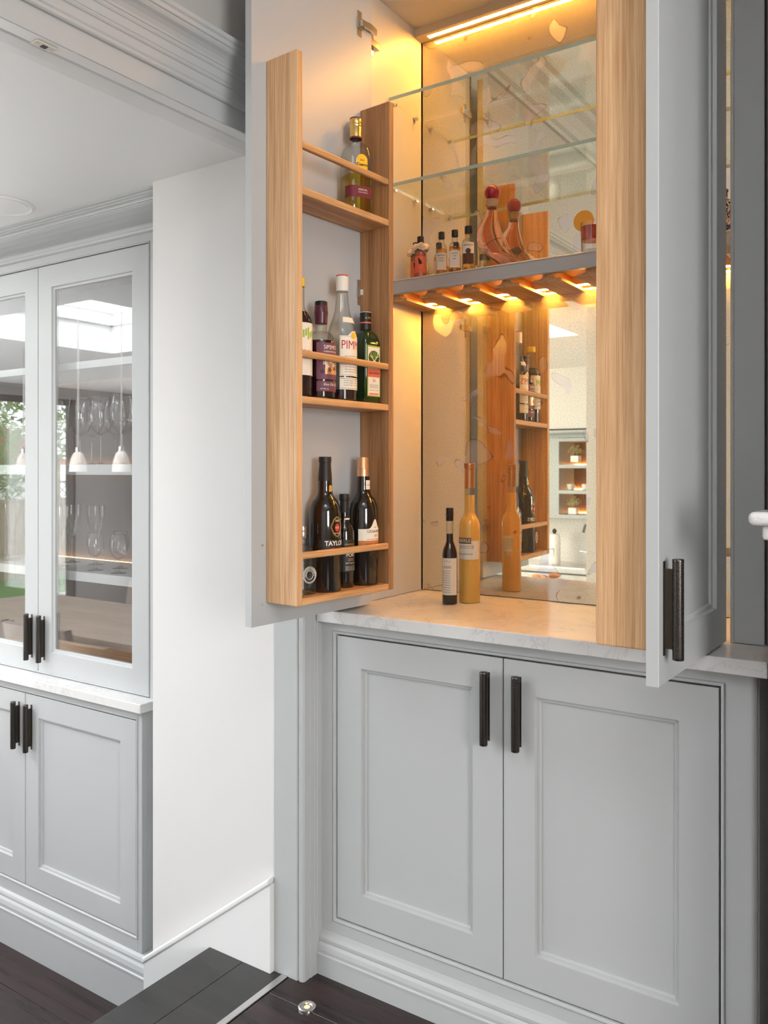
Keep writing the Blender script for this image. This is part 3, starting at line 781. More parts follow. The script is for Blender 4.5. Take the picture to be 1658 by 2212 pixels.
# clear summer-cup bottle
r = empty('cordial_bottle', rackpos(0.179, 0.052, SH1), RZ, 'tall nearly empty clear bottle with cream label, white cap with red top', 'bottle', GR1)
pb = body_prof(0.0362) + [(0.0362, 0.150), (0.0358, 0.162), (0.0340, 0.174), (0.0300, 0.188), (0.0235, 0.204), (0.0185, 0.222), (0.0155, 0.245), (0.0135, 0.270), (0.0135, 0.275)]
mk(r, 'glass', pb, BOTG); mk(r, 'liquor', [(0.0, 0.005), (0.0345, 0.005), (0.0345, 0.027), (0.0, 0.027)], DARKLIQ)
mk(r, 'cap', [(0.0140, 0.269), (0.0155, 0.2695), (0.0155, 0.305), (0.0148, 0.3058)], WHITEP); mk(r, 'cap_top', [(0.0149, 0.3056), (0.0147, 0.3085), (0.012, 0.3092), (0.0, 0.3094)], REDP)
lb = band('paper_label', 0.0364, 0.060, 0.158, -1.02, 1.02, CREAM, r, 32, top=lambda u: 0.157 + 0.012 * max(0.0, math.cos((u - 0.5) * 7.0)))
text_cyl('lettering', "PIMM'S", 0.030, 0.0371, 0.134, REDINK, lb, squeeze=0.78)
for z in (0.108, 0.102, 0.096, 0.088, 0.082, 0.076, 0.070): text_cyl('lettering', 'spirit drink with fruit extracts', 0.0042, 0.0370, z, BLACKINK, lb)
for z, h in ((0.155, 0.0008), (0.0625, 0.0008)): band('border_line', 0.0366, z, z + h, -0.98, 0.98, GOLDINK, lb)
band('border_line', 0.0366, 0.0625, 0.155, -0.985, -0.965, GOLDINK, lb, 2)
MB().tube([(0.0, -0.0366, 0.158), (0.0, -0.0372, 0.158)], 0.0078, 20).build('medallion', YELPAP, lb)
lb = band('lower_label', 0.0364, 0.0275, 0.0565, -1.02, 1.02, CREAM, r)
for z in (0.049, 0.0435, 0.038): text_cyl('lettering', 'London England   25% vol   70cl', 0.0042, 0.0370, z, BLACKINK, lb)
band('border_line', 0.0366, 0.0530, 0.0537, -0.98, 0.98, BLACKINK, lb); band('border_line', 0.0366, 0.0302, 0.0309, -0.98, 0.98, BLACKINK, lb)
b = MB(); n = 16
for i in range(n + 1):
    t = -PI / 2 - 0.8 + 1.6 * i / n
    for rr, z in ((0.0302, 0.190), (0.0248, 0.2035)): b.v.append((rr * math.cos(t), rr * math.sin(t), z))
b.f = [(2 * i, 2 * i + 2, 2 * i + 3, 2 * i + 1) for i in range(n)]
b.build('neck_label', CREAM, r, smooth=True)

# green square herbal bottle
r = empty('herbal_bottle', rackpos(0.081, 0.046, SH1), RZ - 0.12, 'square dark green bottle with stag emblem label and black cap', 'bottle', GR1)
pr_ = body_prof(0.0292) + [(0.0292, 0.150)] + round_sh(0.0292, 0.0125, 0.150, 0.186) + [(0.0125, 0.202)]
mk(r, 'glass', pr_, GREENG, [6] * 6 + [6, 5.5, 5, 4.5, 4, 3.5, 3, 2.5, 2, 2][:len(pr_) - 6], 48)
mk(r, 'cap', [(0.0135, 0.188), (0.0145, 0.189), (0.0148, 0.230), (0.0142, 0.2325)], BLACKP); mk(r, 'cap_top', [(0.0143, 0.2323), (0.0138, 0.2335), (0.0, 0.2338)], CREAM)
band('cap_stripe', 0.0149, 0.2045, 0.2075, -3.1, 3.1, SALMON, r, 32)
text_cyl('cap_signature', 'A.Wurtz', 0.0075, 0.0154, 0.2175, GOLDINK, r, shear=0.3)
lb = MB().box(-0.0225, 0.0225, -0.0299, -0.0292, 0.018, 0.146).build('paper_label', GREENPAP, r, bev=0.003, seg=3)
yf = -0.0299
MB().box(-0.0195, 0.0195, yf - 0.0003, yf, 0.088, 0.1425).build('upper_panel', CREAM, lb)
MB().box(-0.0195, 0.0195, yf - 0.0003, yf, 0.021, 0.0665).build('lower_panel', CREAM, lb)
MB().box(-0.0225, 0.0225, yf - 0.0003, yf, 0.0675, 0.087).build('title_panel', SALMON, lb)
MB().tube([(0, yf - 0.0003, 0.115), (0, yf - 0.0008, 0.115)], 0.0185, 32).build('emblem_disc', mat('dark_green_print', S(42, 66, 28), 0.5), lb)
MB().tube([(0, yf - 0.0008, 0.121), (0, yf - 0.0013, 0.121)], 0.0112, 28).build('emblem_glow', GREENMED, lb)
st = MB(); ye = yf - 0.0016
for sg in (-1, 1):
    st.tube([(0, ye, 0.108), (sg * 0.006, ye, 0.113), (sg * 0.012, ye, 0.121), (sg * 0.011, ye, 0.128)], 0.0007, 6)
    st.tube([(sg * 0.006, ye, 0.113), (sg * 0.0065, ye, 0.1205)], 0.0006, 6).tube([(sg * 0.0095, ye, 0.117), (sg * 0.0150, ye, 0.1195)], 0.0006, 6)
st.lathe([(0.0, 0.0), (0.0030, 0.002), (0.0042, 0.008), (0.0030, 0.0105), (0, 0.011)], 10, 0, ye, z0=0.0975)
st.build('stag_emblem', CREAM, lb)
text_flat('lettering', 'Jägermeister', 0.0085, (0, yf - 0.0008, 0.0772), (1, 0, 0), (0, 0, 1), BLACKINK, lb, squeeze=0.85, shear=0.15)
text_flat('lettering', '56', 0.011, (0, yf - 0.0008, 0.0585), (1, 0, 0), (0, 0, 1), REDINK, lb)
for z in (0.0475, 0.044, 0.0405, 0.034): text_flat('lettering', 'Selected from 56 herbs', 0.0034, (0, yf - 0.0008, z), (1, 0, 0), (0, 0, 1), BLACKINK, lb)
MB().box(-0.016, 0.016, yf - 0.0007, yf - 0.0003, 0.0225, 0.0265).build('base_line', SALMON, lb)

# yellow-capped berry cordial, half hidden by the rack side
r = empty('berry_bottle', rackpos(0.328, 0.048, SH1), RZ, 'yellow-capped bottle of dark cordial half hidden behind the rack side', 'bottle', GR1)
mk(r, 'glass', body_prof(0.0315) + [(0.0315, 0.172)] + shoulder(0.0315, 0.0135, 0.172, 0.215) + [(0.0135, 0.262)], BOTG)
mk(r, 'liquor', [(0, 0.005), (0.0298, 0.005), (0.0298, 0.172), (0.027, 0.186), (0.020, 0.198), (0, 0.198)], DARKLIQ)
mk(r, 'cap', [(0.0142, 0.256), (0.0145, 0.257), (0.0145, 0.274), (0.0138, 0.2755), (0, 0.2755)], YELP)
lb = band('paper_label', 0.0317, 0.050, 0.170, -1.3, 1.3, CREAM, r)
text_cyl('lettering', 'Elderberry', 0.011, 0.0324, 0.105, BLACKINK, lb); text_cyl('lettering', 'cordial', 0.008, 0.0324, 0.090, BLACKINK, lb)
for k in range(7): band('leaf_print', 0.0319, 0.132 + 0.004 * (k % 3), 0.150 + 0.003 * (k % 4), -0.7 + 0.2 * k, -0.56 + 0.2 * k, GREENPAP, lb, 3)

# lowest shelf
r = empty('clear_flask', rackpos(0.312, 0.046, SH0), RZ - 0.15, 'clear square flask with silver cap beside the tall port bottle', 'bottle', GR0)
pr_ = body_prof(0.0255) + [(0.0255, 0.080)] + round_sh(0.0255, 0.0085, 0.080, 0.116) + [(0.0085, 0.130)]
mk(r, 'glass', pr_, BOTG, [5] * 6 + [5, 4.6, 4.2, 3.8, 3.4, 3, 2.6, 2.2, 2, 2][:len(pr_) - 6], 48)
mk(r, 'cap', [(0.0092, 0.128), (0.0098, 0.129), (0.0098, 0.142), (0.0092, 0.144), (0.0098, 0.146), (0.0098, 0.157), (0.009, 0.158), (0, 0.158)], SILVER)
bgm = MB(); yq = -0.0262
for rr in (0.019, 0.0165, 0.010): bgm.tube([(rr * math.cos(2 * PI * i / 32), yq, 0.046 + rr * math.sin(2 * PI * i / 32)) for i in range(33)], 0.0006, 6, cap=False)
em = bgm.build('etched_badge', WHITEINK, r)
vs_, fs_ = text_raw('SCOTCH WHISKY', 0.0062, bold=0.0001)
pts = []
for x, y in vs_:
    a = PI / 2 - x / 0.0135; R_ = 0.0133 + y * 0.8; pts.append((R_ * math.cos(a), yq - 0.0006, 0.046 + R_ * math.sin(a)))
me = bpy.data.meshes.new('lettering'); me.from_pydata(pts, [], fs_); me.materials.append(WHITEINK); link('lettering', me, em)

r = empty('port_bottle', rackpos(0.240, 0.051, SH0), RZ, 'tall black port bottle with black foil and red oval crest', 'bottle', GR0)
tayl = body_prof(0.0382) + [(0.0382, 0.178), (0.0376, 0.190), (0.0350, 0.203), (0.0300, 0.214), (0.0235, 0.222), (0.0188, 0.230), (0.0174, 0.240), (0.0172, 0.252), (0.0160, 0.272), (0.0145, 0.288)]
mk(r, 'glass', tayl, DARKG)
mk(r, 'foil', [(0.0166, 0.262), (0.0163, 0.272), (0.0148, 0.290), (0.0141, 0.300), (0.0141, 0.306), (0.0150, 0.3065), (0.0152, 0.318), (0.0146, 0.3195), (0, 0.3195)], BLACKL)
lb = band('paper_label', 0.0384, 0.088, 0.124, -1.25, 1.25, BLACKL, r)
text_cyl('lettering', "TAYLOR'S", 0.0155, 0.0391, 0.115, WHITEINK, lb, squeeze=0.98, bold=0.0003)
text_cyl('lettering', 'Select', 0.020, 0.0391, 0.098, REDINK, lb, shear=0.35, a=0.1)
cr = MB()
for q in range(2):
    n = 40; pts = []
    for i in range(n + 1):
        u = 2 * PI * i / n; w = 0.0175 + 0.0012 * math.cos(6 * u) - q * 0.0022; hgt = 0.0225 + 0.0015 * math.cos(4 * u) - q * 0.0022
        t = -PI / 2 + w * math.cos(u) / 0.0386; pts.append((0.0386 * math.cos(t), 0.0386 * math.sin(t), 0.154 + hgt * math.sin(u)))
    cr.tube(pts, 0.0005, 6, cap=False)
cr = cr.build('crest_outline', GOLDINK, r)
text_cyl('lettering', '1692', 0.0072, 0.0388, 0.168, WHITEINK, cr)
text_cyl('lettering', 'FINE PORT', 0.0045, 0.0388, 0.1385, WHITEINK, cr)
n = 24; b = MB(); b.v = [(0, -0.0388, 0.152)]
for i in range(n):
    u = 2 * PI * i / n; t = -PI / 2 + 0.0072 * math.cos(u) / 0.0388; b.v.append((0.0388 * math.cos(t), 0.0388 * math.sin(t), 0.152 + 0.0098 * math.sin(u)))
b.f = [(0, 1 + i, 1 + (i + 1) % n) for i in range(n)]
b.build('red_oval', mat('red_enamel', S(206, 52, 62), 0.4), cr); text_cyl('lettering', '4XX', 0.0075, 0.0391, 0.152, WHITEINK, cr)
ns = MB().lathe([(0.0, 0), (0.004, 0.002), (0.0062, 0.006), (0.0045, 0.0105), (0.006, 0.013), (0.0035, 0.017), (0, 0.018)], 12, 0, 0)
ns.v = [(x, -0.0172 - 0.0003 + y * 0.08, z + 0.234) for x, y, z in ns.v]
ns.build('neck_crest', GOLDINK, r)

r = empty('small_port_bottle', rackpos(0.165, 0.047, SH0), RZ - 0.1, 'small dark port bottle standing between the two tall port bottles', 'bottle', GR0)
mk(r, 'glass', body_prof(0.0245) + [(0.0245, 0.128), (0.0238, 0.138), (0.0205, 0.150), (0.0150, 0.160), (0.0118, 0.170), (0.0108, 0.190), (0.0105, 0.205)], DARKG)
mk(r, 'foil', [(0.0112, 0.176), (0.0108, 0.212), (0.0118, 0.2125), (0.0125, 0.215), (0.0125, 0.226), (0.0115, 0.229), (0, 0.229)], BLACKL)
lb = band('paper_label', 0.0247, 0.040, 0.118, -1.3, 1.3, BLACKL, r)
text_cyl('lettering', 'PORTOGALO', 0.006, 0.0253, 0.106, GOLDINK, lb); text_cyl('lettering', 'PORT', 0.0115, 0.0253, 0.080, WHITEINK, lb, bold=0.0002)
text_cyl('lettering', '2001', 0.0105, 0.0253, 0.069, COPPER2, lb); text_cyl('lettering', 'BOTTLED 2006', 0.0048, 0.0253, 0.0605, WHITEINK, lb)
for z in (0.053, 0.050, 0.047, 0.044): text_cyl('lettering', 'matured in wood in our lodges', 0.0026, 0.0253, z, WHITEINK, lb)
lb = band('neck_seal', 0.0128, 0.147, 0.170, -0.75, 0.75, CREAM, r, top=None); text_cyl('lettering', 'PORTO', 0.005, 0.0135, 0.158, BLACKINK, lb)

r = empty('port_bottle', rackpos(0.0935, 0.048, SH0), RZ, 'tall black port bottle with copper foil and white arched label', 'bottle', GR0)
mk(r, 'glass', tayl, DARKG)
mk(r, 'foil', [(0.0163, 0.262), (0.0160, 0.272), (0.0150, 0.288), (0.0148, 0.2905), (0.0152, 0.2915), (0.0152, 0.2935), (0.0146, 0.295), (0.0143, 0.318), (0.0136, 0.320), (0, 0.320)], COPPER2)
lb = band('paper_label', 0.0384, 0.112, 0.150, -1.2, 1.2, CREAM, r, 40, top=lambda u: 0.140 + 0.024 * math.exp(-((u - 0.5) * 9) ** 2) + 0.001)
text_cyl('lettering', "GRAHAM'S", 0.0105, 0.0391, 0.1345, BLACKINK, lb); text_cyl('lettering', '2012', 0.008, 0.0391, 0.1235, BLACKINK, lb, a=0.12)
text_cyl('lettering', 'Late Bottled Vintage Port', 0.0048, 0.0391, 0.1155, REDINK, lb); text_cyl('lettering', 'W&J', 0.004, 0.0391, 0.1445, BLACKINK, lb)
lb = band('lower_label', 0.0384, 0.094, 0.1118, -1.2, 1.2, ORANGEP, r); text_cyl('lettering', 'PORTO - PORTUGAL', 0.006, 0.0391, 0.103, BLACKINK, lb)
lb = band('neck_seal', 0.0172, 0.232, 0.262, -0.45, 0.75, CREAM, r); text_cyl('lettering', 'PORTO', 0.0045, 0.0178, 0.250, BLACKINK, lb, a=0.15)
gm = MB()
for rr in (0.016, 0.012, 0.007):
    pts = []
    for i in range(29):
        u = 2 * PI * i / 28; t = -PI / 2 + rr * math.cos(u) / 0.0384; pts.append((0.0384 * math.cos(t), 0.0384 * math.sin(t), 0.058 + 1.25 * rr * math.sin(u)))
    gm.tube(pts, 0.0007, 6, cap=False)
gm.build('moulded_crest', DARKG, r, smooth=True)

r = empty('bitters_bottle', rackpos(0.3475, 0.020, SH0), RZ, 'small yellow-capped bitters bottle tucked behind the clear flask', 'bottle', GR0)
mk(r, 'glass', body_prof(0.0145) + [(0.0145, 0.082)] + shoulder(0.0145, 0.0075, 0.082, 0.100) + [(0.0075, 0.135)], DARKG)
mk(r, 'cap', [(0.0085, 0.134), (0.0088, 0.135), (0.0088, 0.152), (0, 0.153)], YELP); lb = band('paper_label', 0.0147, 0.012, 0.095, -2.6, 2.6, CREAM, r)

# tequila on the top rack shelf
r = empty('tequila_bottle', rackpos(0.124, 0.050, SH2), RZ - 0.42, 'squarish gold-capped tequila bottle with yellow and maroon labels', 'bottle')
pr_ = body_prof(0.0345, 0.004) + [(0.0345, 0.030), (0.0345, 0.135)] + round_sh(0.0345, 0.0145, 0.135, 0.178) + [(0.0150, 0.182), (0.0150, 0.186), (0.0138, 0.188), (0.0138, 0.196)]
ex = [4.2] * 7 + [4.2, 4, 3.7, 3.4, 3.1, 2.8, 2.5, 2.2, 2, 2, 2, 2, 2, 2]
mk(r, 'glass', pr_, BOTG, ex[:len(pr_)], 56)
mk(r, 'liquor', [(0, 0.008), (0.0315, 0.008), (0.0325, 0.012), (0.0325, 0.095), (0, 0.095)], TEQ, [4.2] * 5, 56)
mk(r, 'cap', [(0.0140, 0.190), (0.0150, 0.191), (0.0150, 0.219), (0.0146, 0.220), (0.0153, 0.2215), (0.0153, 0.226), (0.0148, 0.227), (0.0153, 0.2285), (0.0153, 0.238), (0.0147, 0.2395)], GOLD)
mk(r, 'cap_top', [(0.0152, 0.239), (0.0150, 0.242), (0.0, 0.243)], MAROON); mk(r, 'cap_ring', [(0.0151, 0.190), (0.0153, 0.1905), (0.0153, 0.1935), (0.0151, 0.194)], MAROON)
yf = -0.0347
b = MB(); n = 20; pts = [(-0.0145, 0.098), (0.0145, 0.098)] + [(0.0145 * math.cos(PI * i / n), 0.128 + 0.0145 * math.sin(PI * i / n)) for i in range(n + 1)]
lb = b.prism(pts, 'y', yf - 0.0008, yf).build('yellow_label', YELPAP, r)
text_flat('lettering', 'Jose', 0.0065, (0, yf - 0.0012, 0.128), (1, 0, 0), (0, 0, 1), BLACKINK, lb); text_flat('lettering', 'Cuervo', 0.0098, (0, yf - 0.0012, 0.1165), (1, 0, 0), (0, 0, 1), BLACKINK, lb, bold=0.0003)
b = MB(); vs = []
for z in (0.036, 0.064):
    for i in range(33):
        t = -PI / 2 - 1.25 + 2.0 * i / 32; c_, d_ = math.cos(t), math.sin(t); q = (abs(c_) ** 4.2 + abs(d_) ** 4.2) ** (-1 / 4.2) * 0.0350
        vs.append((q * c_, q * d_, z))
b.add(vs, [(i, i + 1, 33 + i + 1, 33 + i) for i in range(32)])
lb = b.build('maroon_label', MAROON, r, smooth=True)
text_flat('lettering', 'ESPECIAL', 0.0062, (0.002, yf - 0.0008, 0.0545), (1, 0, 0), (0, 0, 1), WHITEINK, lb); text_flat('lettering', 'SILVER TEQUILA', 0.0036, (0.002, yf - 0.0008, 0.048), (1, 0, 0), (0, 0, 1), WHITEINK, lb)

# the two bottles on the worktop
r = empty('liqueur_bottle', (-1.075, 2.018, WT + 0.0003), math.radians(16), 'tall bottle of yellow cream liqueur with copper capsule on the worktop', 'bottle')
mk(r, 'glass', body_prof(0.0284) + [(0.0284, 0.200), (0.0278, 0.210), (0.0255, 0.220), (0.0210, 0.2285), (0.0160, 0.236), (0.0137, 0.245), (0.0135, 0.262), (0.0135, 0.291)], EGG)
mk(r, 'clear_neck', [(0.0136, 0.2905), (0.0136, 0.315)], BOTG)
mk(r, 'capsule', [(0.0139, 0.309), (0.0137, 0.362), (0.0152, 0.363), (0.0152, 0.3685), (0.0145, 0.369), (0.0145, 0.3705), (0.0152, 0.371), (0.0152, 0.375), (0.0142, 0.3765), (0, 0.3765)], COPPER)
lb = band('paper_label', 0.0286, 0.118, 0.168, -1.5, 1.2, CREAM, r, 32)
gb = band('title_strip', 0.0290, 0.160, 0.176, -1.5, 0.35, mat('grey_brown_print', S(116, 92, 66), 0.6), lb, 24); text_cyl('lettering', 'EBERLE', 0.0125, 0.0296, 0.168, WHITEINK, lb, a=-0.38)
for z in (0.154, 0.149): text_cyl('lettering', 'Edelbrennerei seit 1900', 0.0045, 0.0293, z, BLACKINK, lb, shear=0.3, a=-0.15)
text_cyl('lettering', 'Weichkaramel Likör', 0.0058, 0.0293, 0.1325, BLACKINK, lb, a=-0.3)
lb = band('back_label', 0.0286, 0.118, 0.164, 2.3, 3.4, CREAM, r); 
for z in (0.155, 0.150, 0.145, 0.140, 0.135, 0.128): text_cyl('lettering', 'Zutaten Zucker Sahne', 0.0036, 0.0293, z, BLACKINK, lb, a=2.85)

r = empty('cassis_bottle', (-1.104, 1.960, WT + 0.0003), math.radians(14), 'slim dark cassis bottle with black stopper and cream label on the worktop', 'bottle')
mk(r, 'glass', body_prof(0.0203) + [(0.0203, 0.130), (0.0198, 0.138), (0.0170, 0.150), (0.0125, 0.160), (0.0098, 0.168), (0.0095, 0.178), (0.0095, 0.224)], BOTG)
mk(r, 'liquor', [(0, 0.003), (0.0192, 0.003), (0.0192, 0.130), (0.0187, 0.138), (0.0160, 0.149), (0.0116, 0.159), (0.0088, 0.168), (0.0085, 0.188), (0, 0.188)], DARKLIQ)
mk(r, 'stopper', [(0.0098, 0.222), (0.0100, 0.223), (0.0100, 0.237), (0.0112, 0.238), (0.0112, 0.2405), (0.0102, 0.2415), (0.0102, 0.255), (0.0092, 0.257), (0, 0.257)], BLACKP)
lb = band('paper_label', 0.0205, 0.026, 0.124, -0.9, 1.35, CREAM, r, 28)
text_cyl('lettering', 'CASSIS', 0.0088, 0.0211, 0.100, BLACKINK, lb, a=-0.18)
for k in range(10): text_cyl('lettering', 'crème de fruits', 0.0040, 0.0211, 0.090 - 0.0062 * k, BLACKINK, lb, a=-0.25)
text_cyl('lettering', '~ * ~', 0.009, 0.0211, 0.115, BLACKINK, lb, a=-0.1)

# ---- miniatures on the grey shelf
ZS = 1.8301


def mini(label, x, y, h, rr, liq, capm=BLACKP, lab=CREAM, words=None, rz=0.45, square=False, level=0.62):
    r = empty('miniature_bottle', (x, y, ZS), rz, label, 'bottle', 'miniature bottles on the grey bar shelf')
    nr = rr * 0.50
    ex = None
    prof = body_prof(rr, 0.002) + [(rr, h * 0.60)] + round_sh(rr, nr, h * 0.60, h * 0.72, 6) + [(nr, h * 0.88)]
    mk(r, 'glass', prof, BOTG, seg=28)
    mk(r, 'liquor', [(0, 0.003), (rr - 0.0014, 0.003), (rr - 0.0014, h * level), (0, h * level)], liq, seg=28)
    mk(r, 'cap', [(nr + 0.0004, h * 0.85), (nr + 0.0012, h * 0.853), (nr + 0.0012, h * 0.992), (nr + 0.0004, h), (0, h)], capm, seg=24)
    if lab:
        lb = band('paper_label', rr + 0.0002, h * 0.14, h * 0.52, -1.1, 1.1, lab, r, 16)
        if words:
            for i, w in enumerate(words): text_cyl('lettering', w, 0.0052, rr + 0.0008, h * 0.46 - 0.0075 * i, BLACKINK if lab != MAROON else WHITEINK, lb)
    return r


MUSLIN = mat('muslin_cloth', S(226, 206, 182), 0.9)
for x, y, h, lab, lbl in ((-1.262, 2.045, 0.118, SALMON, 'pink miniature with muslin frill nearest the cupboard side'), (-1.222, 2.004, 0.120, SALMON, 'pink miniature with muslin frill and black bird print')):
    r = mini(lbl, x, y, h, 0.0165, PINKGIN, lab=lab, words=None)
    fr_ = MB(); n = 28; vs = []
    for k, (rad, z) in enumerate(((0.010, 0.100), (0.018, 0.098), (0.0235, 0.088), (0.0215, 0.080), (0.0135, 0.083), (0.0095, 0.088))):
        for i in range(n):
            a = 2 * PI * i / n; q = 1 + (0.16 * math.sin(5 * a + k) + 0.07 * math.sin(9 * a)) * min(1, k / 1.5) * (1 if k < 4 else 0.3)
            vs.append((rad * q * math.cos(a), rad * q * math.sin(a), z + 0.003 * math.sin(4 * a + k) * (1 if 0 < k < 5 else 0)))
    fr_.add(vs, [(k * n + i, k * n + (i + 1) % n, (k + 1) * n + (i + 1) % n, (k + 1) * n + i) for k in range(5) for i in range(n)])
    fr_.build('muslin_frill', MUSLIN, r, smooth=True)
    lb = [c_ for c_ in r.children if c_.name.startswith('paper_label')][0]
    bd = MB().tube([(0.002, -0.0176, 0.040), (0.000, -0.0176, 0.047), (-0.003, -0.0174, 0.054), (-0.0045, -0.0173, 0.057)], [0.004, 0.0045, 0.0022, 0.0016], 8)
    bd.v = [(x_, -math.sqrt(max(0.0170 ** 2 - x_ * x_, 1e-6)) - 0.0004 + (y_ + 0.0176) * 0.1, z_) for x_, y_, z_ in bd.v]
    bd.build('bird_print', BLACKINK, lb)
mini('small whisky miniature with round dark badge behind the front row', -1.196, 2.062, 0.112, 0.0150, WHISKY, lab=CREAM, words=('O',))
mini('whisky miniature with cream label left of the whiter-labelled one', -1.158, 2.010, 0.124, 0.0152, WHISKY, words=('ABERFELDY', 'scotch', 'whisky'))
mini('small pale miniature seen between two whisky miniatures', -1.146, 2.070, 0.108, 0.0140, PALEL, lab=None)
mini('whisky miniature with pinkish white label in the middle of the row', -1.114, 2.006, 0.122, 0.0155, WHISKY, lab=WHITEINK, words=('highland', 'malt', 'aged'))
r = mini('broad pale miniature with dark oval label beside the pink decanter', -1.070, 2.002, 0.124, 0.0180, PALEL, lab=None, words=None)
lb = band('paper_label', 0.0182, 0.020, 0.078, -0.95, 0.95, CREAM, r, 16); band('dark_panel', 0.0185, 0.020, 0.048, -0.9, 0.9, mat('brown_print', S(92, 58, 40), 0.6), lb, 16)
text_cyl('lettering', 'BENRIACH', 0.0058, 0.0190, 0.070, BLACKINK, lb)
MB().tube([(0, -0.0186, 0.054), (0, -0.0192, 0.054)], 0.0072, 20).build('oval_badge', mat('brown_print', S(92, 58, 40), 0.6), lb)

# slipper-shaped decanter with a red ball stopper
PINKG = mat('pink_decanter', (1.0, 0.60, 0.46, 1), 0.0, trans=0.93, ior=1.25)
r = empty('slipper_decanter', (-1.040, 2.080, ZS), math.radians(-8), 'pink slipper-shaped glass decanter with red ball stopper', 'decanter')
path = [(0.112, 0, 0.012), (0.085, 0, 0.022), (0.058, 0, 0.036), (0.034, 0, 0.054), (0.012, 0, 0.078), (-0.004, 0, 0.102), (-0.008, 0, 0.126), (-0.004, 0, 0.148), (0.000, 0, 0.166), (0.002, 0, 0.190)]
MB().tube(path, [0.009, 0.0165, 0.021, 0.025, 0.031, 0.036, 0.034, 0.026, 0.0165, 0.0135], 28).build('glass_slipper', PINKG, r, smooth=True)
MB().tube([(-0.022, 0, 0.082), (-0.030, 0, 0.05), (-0.034, 0, 0.02), (-0.034, 0, 0.0)], [0.018, 0.010, 0.008, 0.009], 20).build('heel', GLASS, r, smooth=True)
MB().lathe([(0.0, 0.0), (0.010, 0.002), (0.0120, 0.010), (0.0165, 0.020), (0.0175, 0.028), (0.0, 0.029)], 28, 0.002, 0, z0=0.182).build('stopper_plug', mat('frosted_plug', S(250, 214, 170), 0.35, trans=0.5), r, smooth=True)
sb = MB().lathe([(0.0215 * math.sin(PI * i / 14), -0.0215 * math.cos(PI * i / 14)) for i in range(15)], 28, 0.002, 0, z0=0.230)
sb.build('ball_stopper', mat('red_glass_ball', S(190, 40, 66), 0.03, trans=0.45, coat=0.5), r, smooth=True)

# tumbler with a citrus slice, blue and white flask
r = empty('tumbler', (-0.728, 2.005, ZS), 0, 'painted glass tumbler with orange slice half hidden by the oak rack', 'glass')
MB().lathe([(0.0, 0.001), (0.024, 0.0), (0.026, 0.002), (0.0265, 0.03), (0.028, 0.078), (0.0268, 0.078), (0.0252, 0.03), (0.024, 0.010), (0, 0.009)], 36).build('glass', GLASS, r, smooth=True)
MB().lathe([(0, 0.034), (0.0250, 0.034), (0.0262, 0.068), (0, 0.068)], 30).build('red_drink', mat('red_drink', S(214, 70, 48), 0.05, trans=0.5), r, smooth=True)
MB().tube([(-0.020, -0.004, 0.086), (-0.020, 0.0, 0.086)], 0.026, 32).build('orange_slice', mat('orange_slice', S(250, 176, 52), 0.4), r)
r = empty('patterned_flask', (-0.432, 2.055, ZS), 0, 'blue and white patterned flask glimpsed through the door gap', 'flask')
bm_ = mat('blue_white_glaze', (0.03, 0.04, 0.16, 1), 0.15); N, L, p = nodes(bm_)
n_ = noise(N, L, texco(N, L, (1, 1, 0.6)), 95, 2, 0.5, 2.5); rr_ = ramp(N, L, n_.outputs['Fac'], [(0.50, (0.02, 0.03, 0.14, 1)), (0.54, (0.75, 0.72, 0.68, 1))]); L.new(rr_.outputs['Color'], p.inputs['Base Color'])
mk(r, 'body', body_prof(0.030) + [(0.032, 0.04), (0.030, 0.075)] + round_sh(0.030, 0.010, 0.075, 0.095, 6) + [(0.010, 0.112)], bm_, seg=32); mk(r, 'lip', [(0.0098, 0.112), (0.012, 0.113), (0.012, 0.118), (0.0, 0.119)], bm_, seg=24)
#==DISPLAY
# ------------------------------------------------------------------ display cupboard in the dining room
YB_, YG = 1.750, 1.800
db = empty('display_base_cabinet', (-2.70, YB_, ZD), 0, 'grey panelled base cabinet under the glazed cupboard', 'cabinet')
dl = (2.70, -YB_, -ZD)
MB().box(-3.36, -2.0835, YB_ + 0.022, 2.19, ZD + 0.02, 0.543).build('carcass', GREY, db, dl)
b = MB().box(-3.36, -3.296, YB_, YB_ + 0.022, ZD + 0.02, 0.543).box(-2.1005, -2.0825, YB_, YB_ + 0.022, ZD + 0.02, 0.543).box(-3.296, -2.1005, YB_, YB_ + 0.022, 0.5225, 0.543).box(-3.296, -2.1005, YB_, YB_ + 0.022, ZD + 0.02, -0.173)
b.build('face_frame', GREY, db, dl, bev=0.0015)
bead_frame(-3.296, -2.1005, -0.173, 0.5225, 0.0085, YB_, 0.003).build('door_bead', GREY, db, dl)
MB().box(-3.288, -2.109, YB_ + 0.0172, YB_ + 0.0215, -0.164, 0.514).build('shadow_gap', GAP, db, dl)
for x0, x1, hx in ((-3.285, -2.6995, -2.699 - 0.036), (-2.6965, -2.1120, -2.697 + 0.036)):
    dd = shaker(x0, x1, -0.1615, 0.5110, YB_ + 0.001, 0.020, 0.0755).build('door', GREY, db, dl)
    handle(dd, (hx, YB_ + 0.001, 0.398))
q0 = ZD
plp = [(1.82, q0), (1.7285, q0), (1.7285, q0 + 0.118), (1.7265, q0 + 0.120), (1.7265, q0 + 0.125), (1.730, q0 + 0.128), (1.7295, q0 + 0.140), (1.733, q0 + 0.153), (1.7385, q0 + 0.160), (1.7385, q0 + 0.168), (1.742, q0 + 0.175), (1.748, q0 + 0.181), (1.82, q0 + 0.181)]
MB().prism(plp, 'x', -3.36, -1.937).build('plinth', GREY, db, dl)
MB().box(-2.0820, -1.9165, YG + 0.002, 1.83, ZD, 0.543).build('filler_panel', GREY, db, dl)
